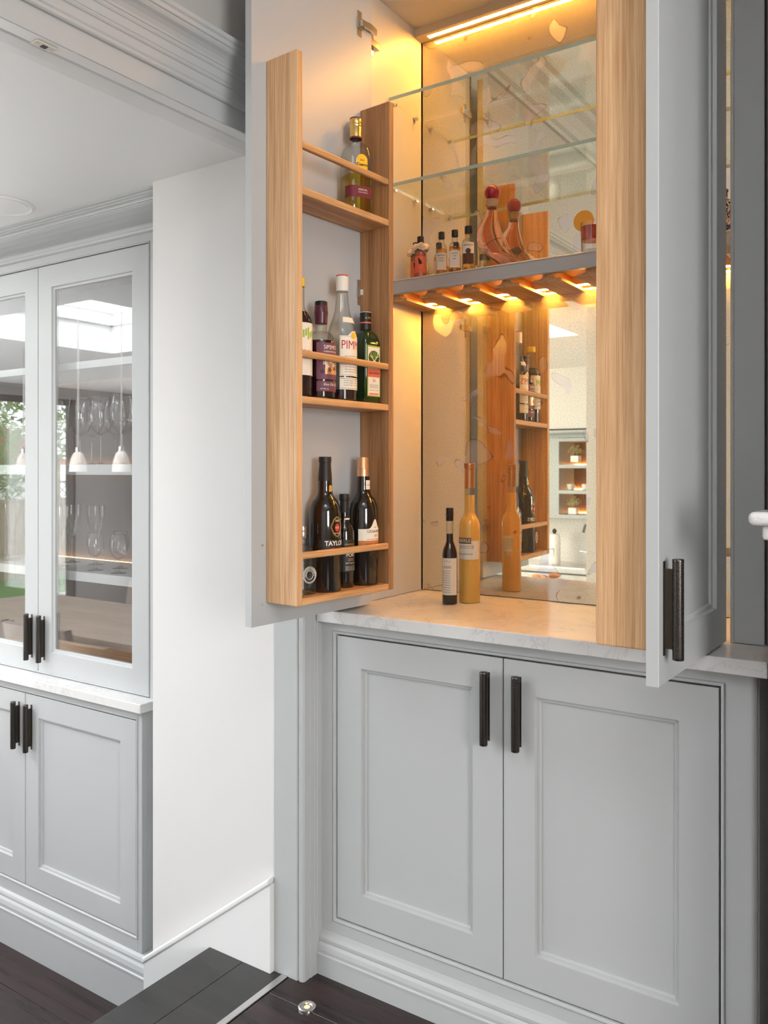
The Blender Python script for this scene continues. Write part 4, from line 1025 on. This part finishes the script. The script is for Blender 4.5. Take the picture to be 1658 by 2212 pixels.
tag(MB().box(-3.37, -2.068, 1.730, 2.19, 0.5435, 0.573).build('display_worktop', MARBLE, bev=0.0025, seg=3), 'white marble ledge below the glazed cupboard doors', 'worktop')

dc = empty('display_cupboard', (-2.70, YG, 0.573), 0, 'grey glazed display cupboard holding stemware', 'cupboard')
dl = (2.70, -YG, -0.573)
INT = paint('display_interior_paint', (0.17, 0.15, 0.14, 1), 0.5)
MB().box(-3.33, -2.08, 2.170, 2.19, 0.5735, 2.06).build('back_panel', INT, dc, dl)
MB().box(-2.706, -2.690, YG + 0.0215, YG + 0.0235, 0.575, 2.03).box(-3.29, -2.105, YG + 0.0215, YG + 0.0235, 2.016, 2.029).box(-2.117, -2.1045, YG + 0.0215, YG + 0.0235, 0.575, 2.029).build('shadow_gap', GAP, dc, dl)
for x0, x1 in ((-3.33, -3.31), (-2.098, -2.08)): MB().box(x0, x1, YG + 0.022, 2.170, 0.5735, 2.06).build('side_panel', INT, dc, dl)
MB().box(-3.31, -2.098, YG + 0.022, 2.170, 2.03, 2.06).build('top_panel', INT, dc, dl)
MB().box(-3.31, -2.098, YG + 0.024, 2.170, 0.5735, 0.584).build('base_board', OAKX, dc, dl)
b = MB().box(-3.36, -3.296, YG, YG + 0.022, 0.5735, 2.06).box(-2.1035, -1.9165, YG, YG + 0.022, 0.5735, 2.06).box(-3.296, -2.1035, YG, YG + 0.022, 2.0285, 2.075)
b.build('face_frame', GREY, dc, dl)
bead_frame(-3.2955, -2.1040, 0.5740, 2.0285, 0.0055, YG, 0.0025).build('door_bead', GREY, dc, dl)
for x0, x1, hx in ((-3.286, -2.6993, -2.699 - 0.036), (-2.6967, -2.1125, -2.697 + 0.036)):
    gd = rings([0.0, 0.0012, 0.077, 0.0782, 0.080, 0.087, 0.0885], [0.0012, 0.0, 0.0, 0.003, 0.0055, 0.0065, 0.009], x0, x1, 0.5775, 2.0205, YG + 0.001, 0.020, True).build('door', GREY, dc, dl)
    MB().box(x0 + 0.084, x1 - 0.084, YG + 0.0115, YG + 0.0155, 0.5775 + 0.084, 2.0225 - 0.084).build('glass_pane', PANE, gd)
    handle(gd, (hx, YG + 0.001, 0.701))
for zt_, th in ((1.681, 0.026), (1.317, 0.036), (0.938, 0.033)):
    s_ = MB().box(-3.309, -2.099, 1.862, 2.150, zt_ - th, zt_).build('shelf', GREY, dc, dl, bev=0.001)
    MB().box(-3.30, -2.11, 2.152, 2.160, zt_ - 0.006, zt_ + 0.001).build('led_strip', LEDW, s_)
co = [(1.80, 2.0545), (1.7965, 2.0545), (1.7915, 2.058), (1.7895, 2.064), (1.7905, 2.069), (1.787, 2.0745), (1.784, 2.0775), (1.775, 2.080), (1.752, 2.0845), (1.728, 2.0915), (1.708, 2.1005),
      (1.7035, 2.1035), (1.7005, 2.1045), (1.7005, 2.108), (1.696, 2.109), (1.694, 2.1135), (1.690, 2.1165), (1.684, 2.117), (1.684, 2.121), (1.678, 2.123), (1.675, 2.127), (1.6685, 2.128), (1.6685, ZC), (1.80, ZC)]
MB().prism(co, 'x', -3.40, -1.9165).build('cornice', GREY, dc, dl, bev=0.0006, seg=1)


def stem(name, label, x, y, z, h, kind, group):
    o = empty(name, (x, y, z), random.uniform(0, 6), label, 'glass', group)
    if kind == 'wine':
        bw_, sh = 0.047, 0.105
        bowl = [(0.0035, sh), (0.012, sh + 0.004), (0.030, sh + 0.018), (0.043, sh + 0.042), (bw_, sh + 0.065), (0.045, sh + 0.095), (0.040, sh + 0.125), (0.036, h)]
    elif kind == 'goblet':
        sh = 0.095
        bowl = [(0.004, sh), (0.012, sh + 0.010), (0.021, sh + 0.035), (0.029, sh + 0.065), (0.034, sh + 0.095), (0.035, h)]
    elif kind == 'flute':
        sh = 0.105
        bowl = [(0.004, sh), (0.011, sh + 0.012), (0.020, sh + 0.045), (0.027, sh + 0.085), (0.031, h)]
    else:
        sh = 0.048
        bowl = [(0.0035, sh), (0.014, sh + 0.004), (0.026, sh + 0.016), (0.031, sh + 0.036), (0.030, sh + 0.058), (0.0265, sh + 0.078), (0.0245, h)]
    fr_ = 0.033 if kind != 'snifter' else 0.028
    MB().lathe(bowl, 32).build('bowl', GLASS, o, smooth=True)
    inner = [(max(r_ - 0.0016, 0.001), z_ + 0.0018 if i == 0 else z_) for i, (r_, z_) in enumerate(bowl)]
    bo = MB(); bo.lathe(inner[:-1] + [(inner[-1][0], h)], 32)
    MB().lathe([(fr_, 0.0), (fr_, 0.0012), (0.012, 0.004), (0.0045, 0.009), (0.0032, 0.02), (0.0032, sh - 0.01), (0.0045, sh), (0, sh + 0.001)], 24).build('stem', GLASS, o, smooth=True)
    rim = MB().tube([(bowl[-1][0] * math.cos(2 * PI * i / 32), bowl[-1][0] * math.sin(2 * PI * i / 32), h) for i in range(33)], 0.0008, 6, cap=False).build('rim', GLASS, o, smooth=True)
    if kind in ('goblet', 'flute'):
        cut = MB()
        for k in range(10):
            for sg in (-1, 1):
                a = 2 * PI * k / 10; pts = []
                for u in (0.1, 0.3, 0.5, 0.7):
                    zz = sh + 0.012 + u * (h - sh) * 0.75
                    rr = 0.012
                    for (r0, z0_), (r1, z1_) in zip(bowl, bowl[1:]):
                        if z0_ <= zz <= z1_: rr = r0 + (r1 - r0) * (zz - z0_) / (z1_ - z0_)
                    t = a + sg * u * 0.55; pts.append((rr * math.cos(t), rr * math.sin(t), zz))
                cut.tube(pts, 0.0008, 5)
        cut.build('cut_pattern', CUTG, o, smooth=True)
    return o


CUTG = mk_glass('cut_crystal', (0.95, 0.95, 0.95, 1), 1.7, (0.45, 0.45, 0.45, 1))
GW, GC, GS = 'large wine glasses on the upper display shelf', 'cut crystal glasses on the lower display shelf', 'small snifters on the lower display shelf'
for x, y, lb in ((-2.800, 1.940, 'large clear wine glass cut by the door stile, upper display shelf'), (-2.650, 1.940, 'large clear wine glass second from the door stile, upper display shelf'),
                 (-2.530, 1.940, 'large clear wine glass in the middle of the upper display shelf'), (-2.405, 1.935, 'large clear wine glass at the right of the upper display shelf'),
                 (-2.735, 2.055, 'large clear wine glass behind the second one, upper display shelf'), (-2.600, 2.060, 'large clear wine glass behind the middle one, upper display shelf'),
                 (-2.470, 2.060, 'large clear wine glass behind the right-hand one, upper display shelf'),
                 (-3.110, 1.950, 'large clear wine glass behind the left cupboard door, front row'), (-3.020, 2.060, 'large clear wine glass behind the left cupboard door, rear row')):
    stem('wine_glass', lb, x, y, 1.317, 0.245, 'wine', GW)
for x, y, kd, lb in ((-2.752, 1.930, 'goblet', 'cut crystal goblet nearest the door stile, lower display shelf'), (-2.836, 2.040, 'goblet', 'cut crystal goblet at the rear by the door stile, lower display shelf'),
                     (-2.690, 2.040, 'goblet', 'cut crystal goblet behind the left snifter, lower display shelf'), (-3.100, 1.950, 'flute', 'slender cut crystal glass behind the left cupboard door'),
                     (-3.030, 2.040, 'flute', 'slender cut crystal glass at the rear behind the left cupboard door')):
    stem('crystal_glass', lb, x, y, 0.938, 0.225, kd, GC)
for x, y, lb in ((-2.535, 1.920, 'small clear snifter in front of a cut crystal goblet'), (-2.398, 1.912, 'small clear snifter at the front right of the lower display shelf'), (-2.510, 2.010, 'small clear snifter just behind the front right snifter')):
    stem('snifter', lb, x, y, 0.938, 0.135, 'snifter', GS)

# ------------------------------------------------------------------ dining furniture (seen in the glass doors)
TABM = oak('grey_table_oak', 0, S(176, 158, 142), S(128, 112, 98), 0.5)
t = empty('dining_table', (-4.45, 0.22, ZD), 0, 'long grey oak dining table under the skylight', 'table')
for k in range(5): MB().box(-1.25, 1.25, -0.45 + 0.18 * k, -0.271 + 0.18 * k, 0.715, 0.755).build('table_plank', TABM, t, bev=0.002)
for x in (-1.05, 1.05):
    for y in (-0.33, 0.33): MB().box(x - 0.05, x + 0.05, y - 0.05, y + 0.05, 0, 0.715).build('leg', TABM, t)
MB().box(-1.0, 1.0, -0.02, 0.02, 0.62, 0.715).build('apron', TABM, t)
CHF = mat('taupe_upholstery', S(150, 140, 132), 0.8); DLEG = mat('dark_chair_leg', (0.05, 0.04, 0.035, 1), 0.4)
sb_ = MB()
seatm = MB().box(-0.24, 0.24, -0.23, 0.23, 0.40, 0.48)
bk = MB(); vs = []; nx, nz = 12, 8
for layer in (0, 1):
    for j in range(nz + 1):
        for i in range(nx + 1):
            u = -1 + 2 * i / nx; v = j / nz; w = 0.25 + 0.02 * v - 0.05 * max(0, v - 0.7) * abs(u) ** 3
            vs.append((u * w, 0.20 + 0.07 * v - 0.13 * u * u + (0.045 if layer else 0), 0.44 + v * (0.42 + 0.03 * (1 - u * u))))
fs = []; n1 = (nx + 1) * (nz + 1)
for j in range(nz):
    for i in range(nx):
        a = j * (nx + 1) + i; q = (a, a + 1, a + nx + 2, a + nx + 1); fs.append(q); fs.append(tuple(n1 + k for k in reversed(q)))
edge = [i for i in range(nx + 1)] + [j * (nx + 1) + nx for j in range(1, nz + 1)] + [nz * (nx + 1) + i for i in range(nx - 1, -1, -1)] + [j * (nx + 1) for j in range(nz - 1, 0, -1)]
for a, b_ in zip(edge, edge[1:] + edge[:1]): fs.append((a, n1 + a, n1 + b_, b_))
bk.add(vs, fs)


def chair(x, y, rz, label, proto=[None]):
    if proto[0] is None:
        o = empty('dining_chair', (x, y, ZD), rz, label, 'chair', 'upholstered chairs round the dining table')
        seatm.build('seat', CHF, o, bev=0.03, seg=4); bk.build('backrest', CHF, o, smooth=True)
        for lx in (-0.19, 0.19):
            for ly in (-0.19, 0.19): MB().tube([(lx, ly, 0.40), (lx * 1.15, ly * 1.15, 0.0)], [0.020, 0.012], 10).build('leg', DLEG, o)
        proto[0] = o
    else:
        o = copy_tree(proto[0]); o.location = (x, y, ZD); o.rotation_euler = (0, 0, rz); o['label'] = label
    return o


chair(-4.02, 0.78, 0.0, 'taupe upholstered dining chair on the cupboard side, second from the stair end')
chair(-3.48, 0.93, 0.05, 'taupe upholstered dining chair on the cupboard side, nearest the stairs')
chair(-4.60, 0.78, -0.04, 'taupe upholstered dining chair on the cupboard side, third from the stairs')
chair(-5.20, 0.80, 0.03, 'taupe upholstered dining chair on the cupboard side, nearest the garden')
chair(-4.10, -0.36, PI, 'taupe upholstered dining chair on the kitchen side, nearer the stairs')
chair(-4.80, -0.36, PI, 'taupe upholstered dining chair on the kitchen side, nearer the garden')
SHADE = mat('frosted_shade', S(244, 238, 230), 0.35, trans=0.25)
for x, lb in ((-4.27, 'frosted glass pendant lamp nearest the stairs'), (-4.70, 'frosted glass pendant lamp in the middle over the table'), (-5.30, 'frosted glass pendant lamp nearest the garden')):
    o = empty('pendant_lamp', (x, 0.20, ZC), 0, lb, 'lamp', 'pendant lamps over the dining table')
    MB().tube([(0, 0, 0.24), (0.004, 0, -0.2), (0, 0, -0.70)], 0.004, 8).build('cord', mat('pale_cord', S(190, 186, 182), 0.6), o)
    MB().lathe([(0.006, 0.03), (0.016, 0.028), (0.018, 0.0), (0.012, -0.004)], 20, 0, 0, z0=-0.72).build('ferrule', STEEL, o, smooth=True)
    MB().lathe([(0.016, 0.0), (0.030, -0.012), (0.044, -0.045), (0.052, -0.085), (0.055, -0.13), (0.053, -0.13), (0.050, -0.085), (0.042, -0.045), (0.028, -0.014), (0.014, -0.003)], 28, 0, 0, z0=-0.72).build('shade', SHADE, o, smooth=True)

# ------------------------------------------------------------------ kitchen (seen in the mirror)
KIT = paint('kitchen_blue_grey_paint', (0.36, 0.40, 0.43, 1), 0.4)
kb = empty('kitchen_base_run', (-3.2, -2.3, ZD), 0, 'blue-grey kitchen base run below the sink', 'cabinet')
MB().box(-1.5, 1.5, -0.295, 0.26, 0.10, 0.87).build('carcass', KIT, kb)
for k in range(5):
    d_ = shaker(-1.49 + 0.6 * k, -0.90 + 0.6 * k, 0.12, 0.86, 0, 0.02, 0.07); d_.v = [(-x, 0.281 - y, z) for x, y, z in d_.v]
    d_.build('door', KIT, kb)
tag(MB().box(-4.72, -1.68, -2.6, -2.0, ZD + 0.87, ZD + 0.90).build('kitchen_worktop', MARBLE, bev=0.003), 'white kitchen worktop with the sink and tap', 'worktop')
ki = empty('kitchen_island', (-3.1, -1.4, ZD), 0, 'blue-grey kitchen island with a pale top', 'island')
MB().box(-1.05, 1.0, -0.22, 0.25, 0, 0.87).build('body', KIT, ki); MB().box(-1.1, 1.1, -0.28, 0.33, 0.87, 0.90).build('island_top', MARBLE, ki, bev=0.003)
MB().box(0.02, 0.36, -0.20, 0.20, 0.9, 0.905).build('hob', mat('grey_hob_glass', (0.16, 0.17, 0.18, 1), 0.2), ki)
sn = empty('kitchen_sink', (-2.62, -2.28, ZD + 0.90), 0, 'shallow undermounted kitchen sink in the white worktop', 'sink')
MB().box(-0.22, 0.22, -0.16, 0.16, 0.0, 0.002).build('bowl', STEEL, sn); MB().box(-0.23, 0.23, 0.16, 0.17, 0.0, 0.004).build('rim', STEEL, sn)
tp = empty('kitchen_tap', (-2.47, -2.47, ZD + 0.90), 0, 'tall chrome kitchen tap behind the sink', 'tap')
MB().lathe([(0.026, 0), (0.026, 0.01), (0.018, 0.012), (0.016, 0.26), (0, 0.26)], 20).build('column', CHROME, tp, smooth=True)
MB().tube([(0, 0, 0.25), (0, 0.01, 0.30), (0, 0.05, 0.335), (0, 0.12, 0.33), (0, 0.16, 0.28)], 0.012, 14).build('spout', CHROME, tp, smooth=True)
MB().tube([(0, 0, 0.10), (-0.09, 0.0, 0.105)], 0.008, 10).build('lever', CHROME, tp, smooth=True)
vz = empty('white_vase', (-2.735, -2.34, ZD + 0.90), 0, 'tall white lidded jar beside the kitchen sink', 'jar')
MB().lathe([(0.045, 0), (0.05, 0.01), (0.048, 0.22), (0.04, 0.25), (0.0, 0.255)], 28).build('body', mat('white_glaze', S(240, 238, 234), 0.2), vz, smooth=True); MB().lathe([(0.008, 0), (0.020, 0.02), (0.012, 0.04), (0, 0.045)], 16, z0=0.252).build('knob', BLACKP, vz, smooth=True)
ku = empty('kitchen_wall_unit', (-2.30, -2.42, 0.90), 0, 'open kitchen shelf unit with oak back above the sink', 'shelf unit')
KO = oak('kitchen_oak_back', 2, S(170, 128, 100), S(132, 94, 72))
for x0, x1 in ((-0.46, -0.36), (0.50, 0.56)): MB().box(x0, x1, -0.17, 0.17, 0, 0.66).build('upright', KIT, ku)
for z in (0.0, 0.20, 0.41, 0.63): MB().box(-0.36, 0.50, -0.17, 0.17, z, z + 0.028).build('shelf', KIT, ku)
MB().box(-0.36, 0.50, -0.178, -0.17, 0, 0.66).build('back_panel', KO, ku)
for z in (0.028, 0.228, 0.438): MB().box(-0.35, 0.49, -0.165, -0.155, z, z + 0.006).build('led_strip', LEDK, ku)
MB().prism([(-0.17, 0.66), (0.19, 0.66), (0.20, 0.68), (0.23, 0.70), (0.23, 0.72), (-0.17, 0.72)], 'x', -0.50, 0.60).build('cornice', KIT, ku)
kt = empty('kitchen_tall_unit', (-3.06, -2.40, 0.90), 0, 'closed blue-grey kitchen wall cupboard beside the open shelves', 'cupboard')
MB().box(-0.8, 0.285, -0.19, 0.14, 0, 0.66).build('carcass', KIT, kt); MB().box(-0.80, 0.285, -0.19, 0.18, 0.66, 0.72).build('cornice', KIT, kt)
for k in range(2):
    d_ = shaker(-0.79 + 0.54 * k, -0.26 + 0.54 * k, 0.01, 0.65, 0, 0.02, 0.06); d_.v = [(-x - 0.505, 0.161 - y, z) for x, y, z in d_.v]
    d_.build('door', KIT, kt)
struct(MB().box(-4.7, -1.56, -2.6, -2.26, 1.635, ZC).build('wall_bulkhead', WHITE), 'white bulkhead over the kitchen wall units', 'wall')
LEAF = mat('pale_green_leaf', S(190, 196, 150), 0.6); POT = mat('white_pot', S(236, 234, 228), 0.3)
for x, z, lb in ((-2.555, 1.358, 'small potted plant on the top open kitchen shelf'), (-2.575, 0.928, 'small potted plant on the bottom open kitchen shelf by the upright'), (-2.33, 0.928, 'small potted plant further along the bottom open kitchen shelf')):
    o = empty('potted_plant', (x, -2.36, z + 0.0005), 0, lb, 'plant', 'potted plants on the kitchen shelves')
    MB().box(-0.035, 0.035, -0.035, 0.035, 0, 0.055).build('pot', POT, o, bev=0.004)
    lf = MB()
    for k in range(110):
        a, ph = random.uniform(0, 2 * PI), random.uniform(0.05, 1.3); rr = random.uniform(0.03, 0.07)
        c_ = Vector((rr * math.cos(a) * math.sin(ph), rr * math.sin(a) * math.sin(ph), 0.06 + rr * 1.2 * math.cos(ph)))
        u = Vector((random.uniform(-1, 1), random.uniform(-1, 1), random.uniform(-0.5, 1))).normalized() * 0.014; w = u.cross(Vector((0.3, 0.5, 0.8))).normalized() * 0.005
        lf.add([c_ - u, c_ + w, c_ + u, c_ - w], [(0, 1, 2, 3)])
    tag(lf.build('foliage', LEAF, o), kind='stuff')
for x, lb in ((-2.60, 'white cup on the middle open kitchen shelf, nearer the upright'), (-2.47, 'white cup on the middle open kitchen shelf, further from the upright')):
    o = empty('cup', (x, -2.35, 1.1285), 0, lb, 'cup', 'white cups on the kitchen shelf')
    MB().lathe([(0.018, 0.0), (0.028, 0.012), (0.030, 0.05), (0.0285, 0.05), (0.0265, 0.014), (0.0, 0.006)], 24).build('bowl', POT, o, smooth=True)
    MB().tube([(0.029, 0, 0.04), (0.044, 0, 0.036), (0.044, 0, 0.02), (0.028, 0, 0.014)], 0.003, 8).build('handle', POT, o, smooth=True)
sbd = tag(MB().lathe([(0.0, 0.0), (0.12, 0.0), (0.13, 0.012), (0.0, 0.012)], 32).build('serving_board', OAKX, None, (-2.36, -1.28, ZD + 0.9005), smooth=True), 'round wooden serving board on the kitchen island', 'board')
CRO = mat('baked_crust', S(198, 128, 66), 0.5)
for k, (dx, dy, a) in enumerate(((-0.05, 0.02, 0.3), (0.03, 0.04, 1.4), (0.04, -0.05, 2.6))):
    pts = [(0.045 * math.cos(u), 0.045 * math.sin(u), 0.018) for u in [0.2 + 0.35 * i for i in range(8)]]
    tag(MB().tube(pts, [0.004, 0.011, 0.016, 0.018, 0.018, 0.016, 0.011, 0.004], 12).build('croissant', CRO, None, (-2.36 + dx, -1.28 + dy - 0.02, ZD + 0.9125), a, smooth=True), ('baked croissant at the left of the serving board', 'baked croissant at the right rear of the serving board', 'baked croissant at the right front of the serving board')[k], 'croissant', 'croissants on the serving board')

# ------------------------------------------------------------------ garden beyond the window
LAWN = mat('lawn', S(96, 140, 58), 0.9)
gl_ = MB().box(-40, -7.65, -25, 25, -0.7, -0.55).build('ground', LAWN); struct(gl_, 'green lawn outside the garden window', 'lawn')
te = MB().box(-10.6, -7.65, -6, 6, -0.55, -0.47).build('bounce_paving', mat('pale_bounce_finish', (0.66, 0.64, 0.60, 1), 0.8)); struct(te, 'pale paving added outside to bounce daylight to the dining ceiling', 'bounce_paving')  # reflector added outside to bounce daylight up to the dining ceiling
FEN = oak('fence_timber', 2, S(176, 158, 122), S(128, 108, 78), 0.7)
fe = empty('garden_fence', (-13, -4, -0.55), 0, 'weathered timber garden fence with lattice top', 'fence')
fm_ = MB().box(-0.012, 0.012, 0.0, 0.14, 0, 1.35).mesh('fence_board'); fm_.materials.append(FEN)
for k in range(70): link('fence_board', fm_, fe, (0, -5.2 + 0.148 * k, 0.02 * (k % 2)))
la = MB()
for k in range(70):
    y0 = -5.2 + 0.148 * k
    la.tube([(0.02, y0, 1.36), (0.02, y0 + 0.25, 1.61)], 0.008, 4).tube([(0.0, y0 + 0.25, 1.36), (0.0, y0, 1.61)], 0.008, 4)
la.box(-0.02, 0.03, -5.2, 5.3, 1.61, 1.65)
tag(la.build('lattice', FEN, fe), kind='stuff')
ho = empty('neighbour_house', (-26, -7.5, -0.55), 0, 'brick house with red tiled roof beyond the fence', 'house')
MB().box(-3, 3, -5, 5, 0, 2.1).build('wall', mat('pale_brick', S(206, 178, 138), 0.8), ho)
rfm = mat('red_roof_tiles', S(190, 104, 84), 0.8); N, L, p = nodes(rfm)
w_ = N.new('ShaderNodeTexBrick'); w_.inputs['Scale'].default_value = 4; w_.inputs['Color1'].default_value = S(196, 110, 88); w_.inputs['Color2'].default_value = S(178, 92, 76); w_.inputs['Mortar'].default_value = S(150, 84, 70)
L.new(texco(N, L, (1, 1, 1), (0, PI / 2, 0)), w_.inputs['Vector']); L.new(w_.outputs['Color'], p.inputs['Base Color'])
MB().prism([(-5.4, 2.0), (5.4, 2.0), (0.6, 4.2), (-0.6, 4.2)], 'x', -3.2, 3.2).build('roof', rfm, ho)
MB().box(1.4, 2.0, 2.0, 2.7, 2.5, 5.0).build('chimney', mat('chimney_brick', S(150, 96, 78), 0.8), ho)
for y in (-3.5, 0.5, 3.0): MB().box(3.0, 3.03, y - 0.6, y + 0.6, 0.9, 1.9).build('window', TRIMW, ho)
LEAF2 = mat('tree_leaf', S(120, 150, 62), 0.6)


def tree(label, x, y, h, rad, nleaf, z0=-0.55, cz=None):
    o = empty('garden_tree', (x, y, z0), 0, label, 'tree', 'garden trees')
    MB().tube([(0, 0, 0), (0.05, 0.03, h * 0.4), (-0.03, 0.05, h * 0.75)], [0.10, 0.07, 0.03], 10).build('trunk', mat('bark', S(110, 96, 84), 0.9), o, smooth=True)
    lf = MB()
    for k in range(nleaf):
        a = random.uniform(0, 2 * PI); v = random.uniform(-1, 1); rr = rad * (0.35 + 0.65 * random.random() ** 0.5); q = math.sqrt(1 - v * v)
        c_ = Vector((rr * q * math.cos(a), rr * q * math.sin(a), h * 0.72 + rr * 0.85 * v))
        u = Vector((random.uniform(-1, 1), random.uniform(-1, 1), random.uniform(-1, 0.2))).normalized() * 0.075; w = u.cross(Vector((random.random(), 0.5, 0.8))).normalized() * 0.028
        lf.add([c_ - u, c_ + w, c_ + u, c_ - w], [(0, 1, 2, 3)])
    tag(lf.build('foliage', LEAF2, o), kind='stuff')


tree('tree with light green leaves near the garden window', -10.9, -1.15, 3.0, 0.9, 1300)
tree('dense tree further along the garden fence', -11.8, -3.3, 3.4, 1.3, 2600)
tree('low leafy shrub at the foot of the fence', -12.2, -1.6, 0.9, 0.55, 900)
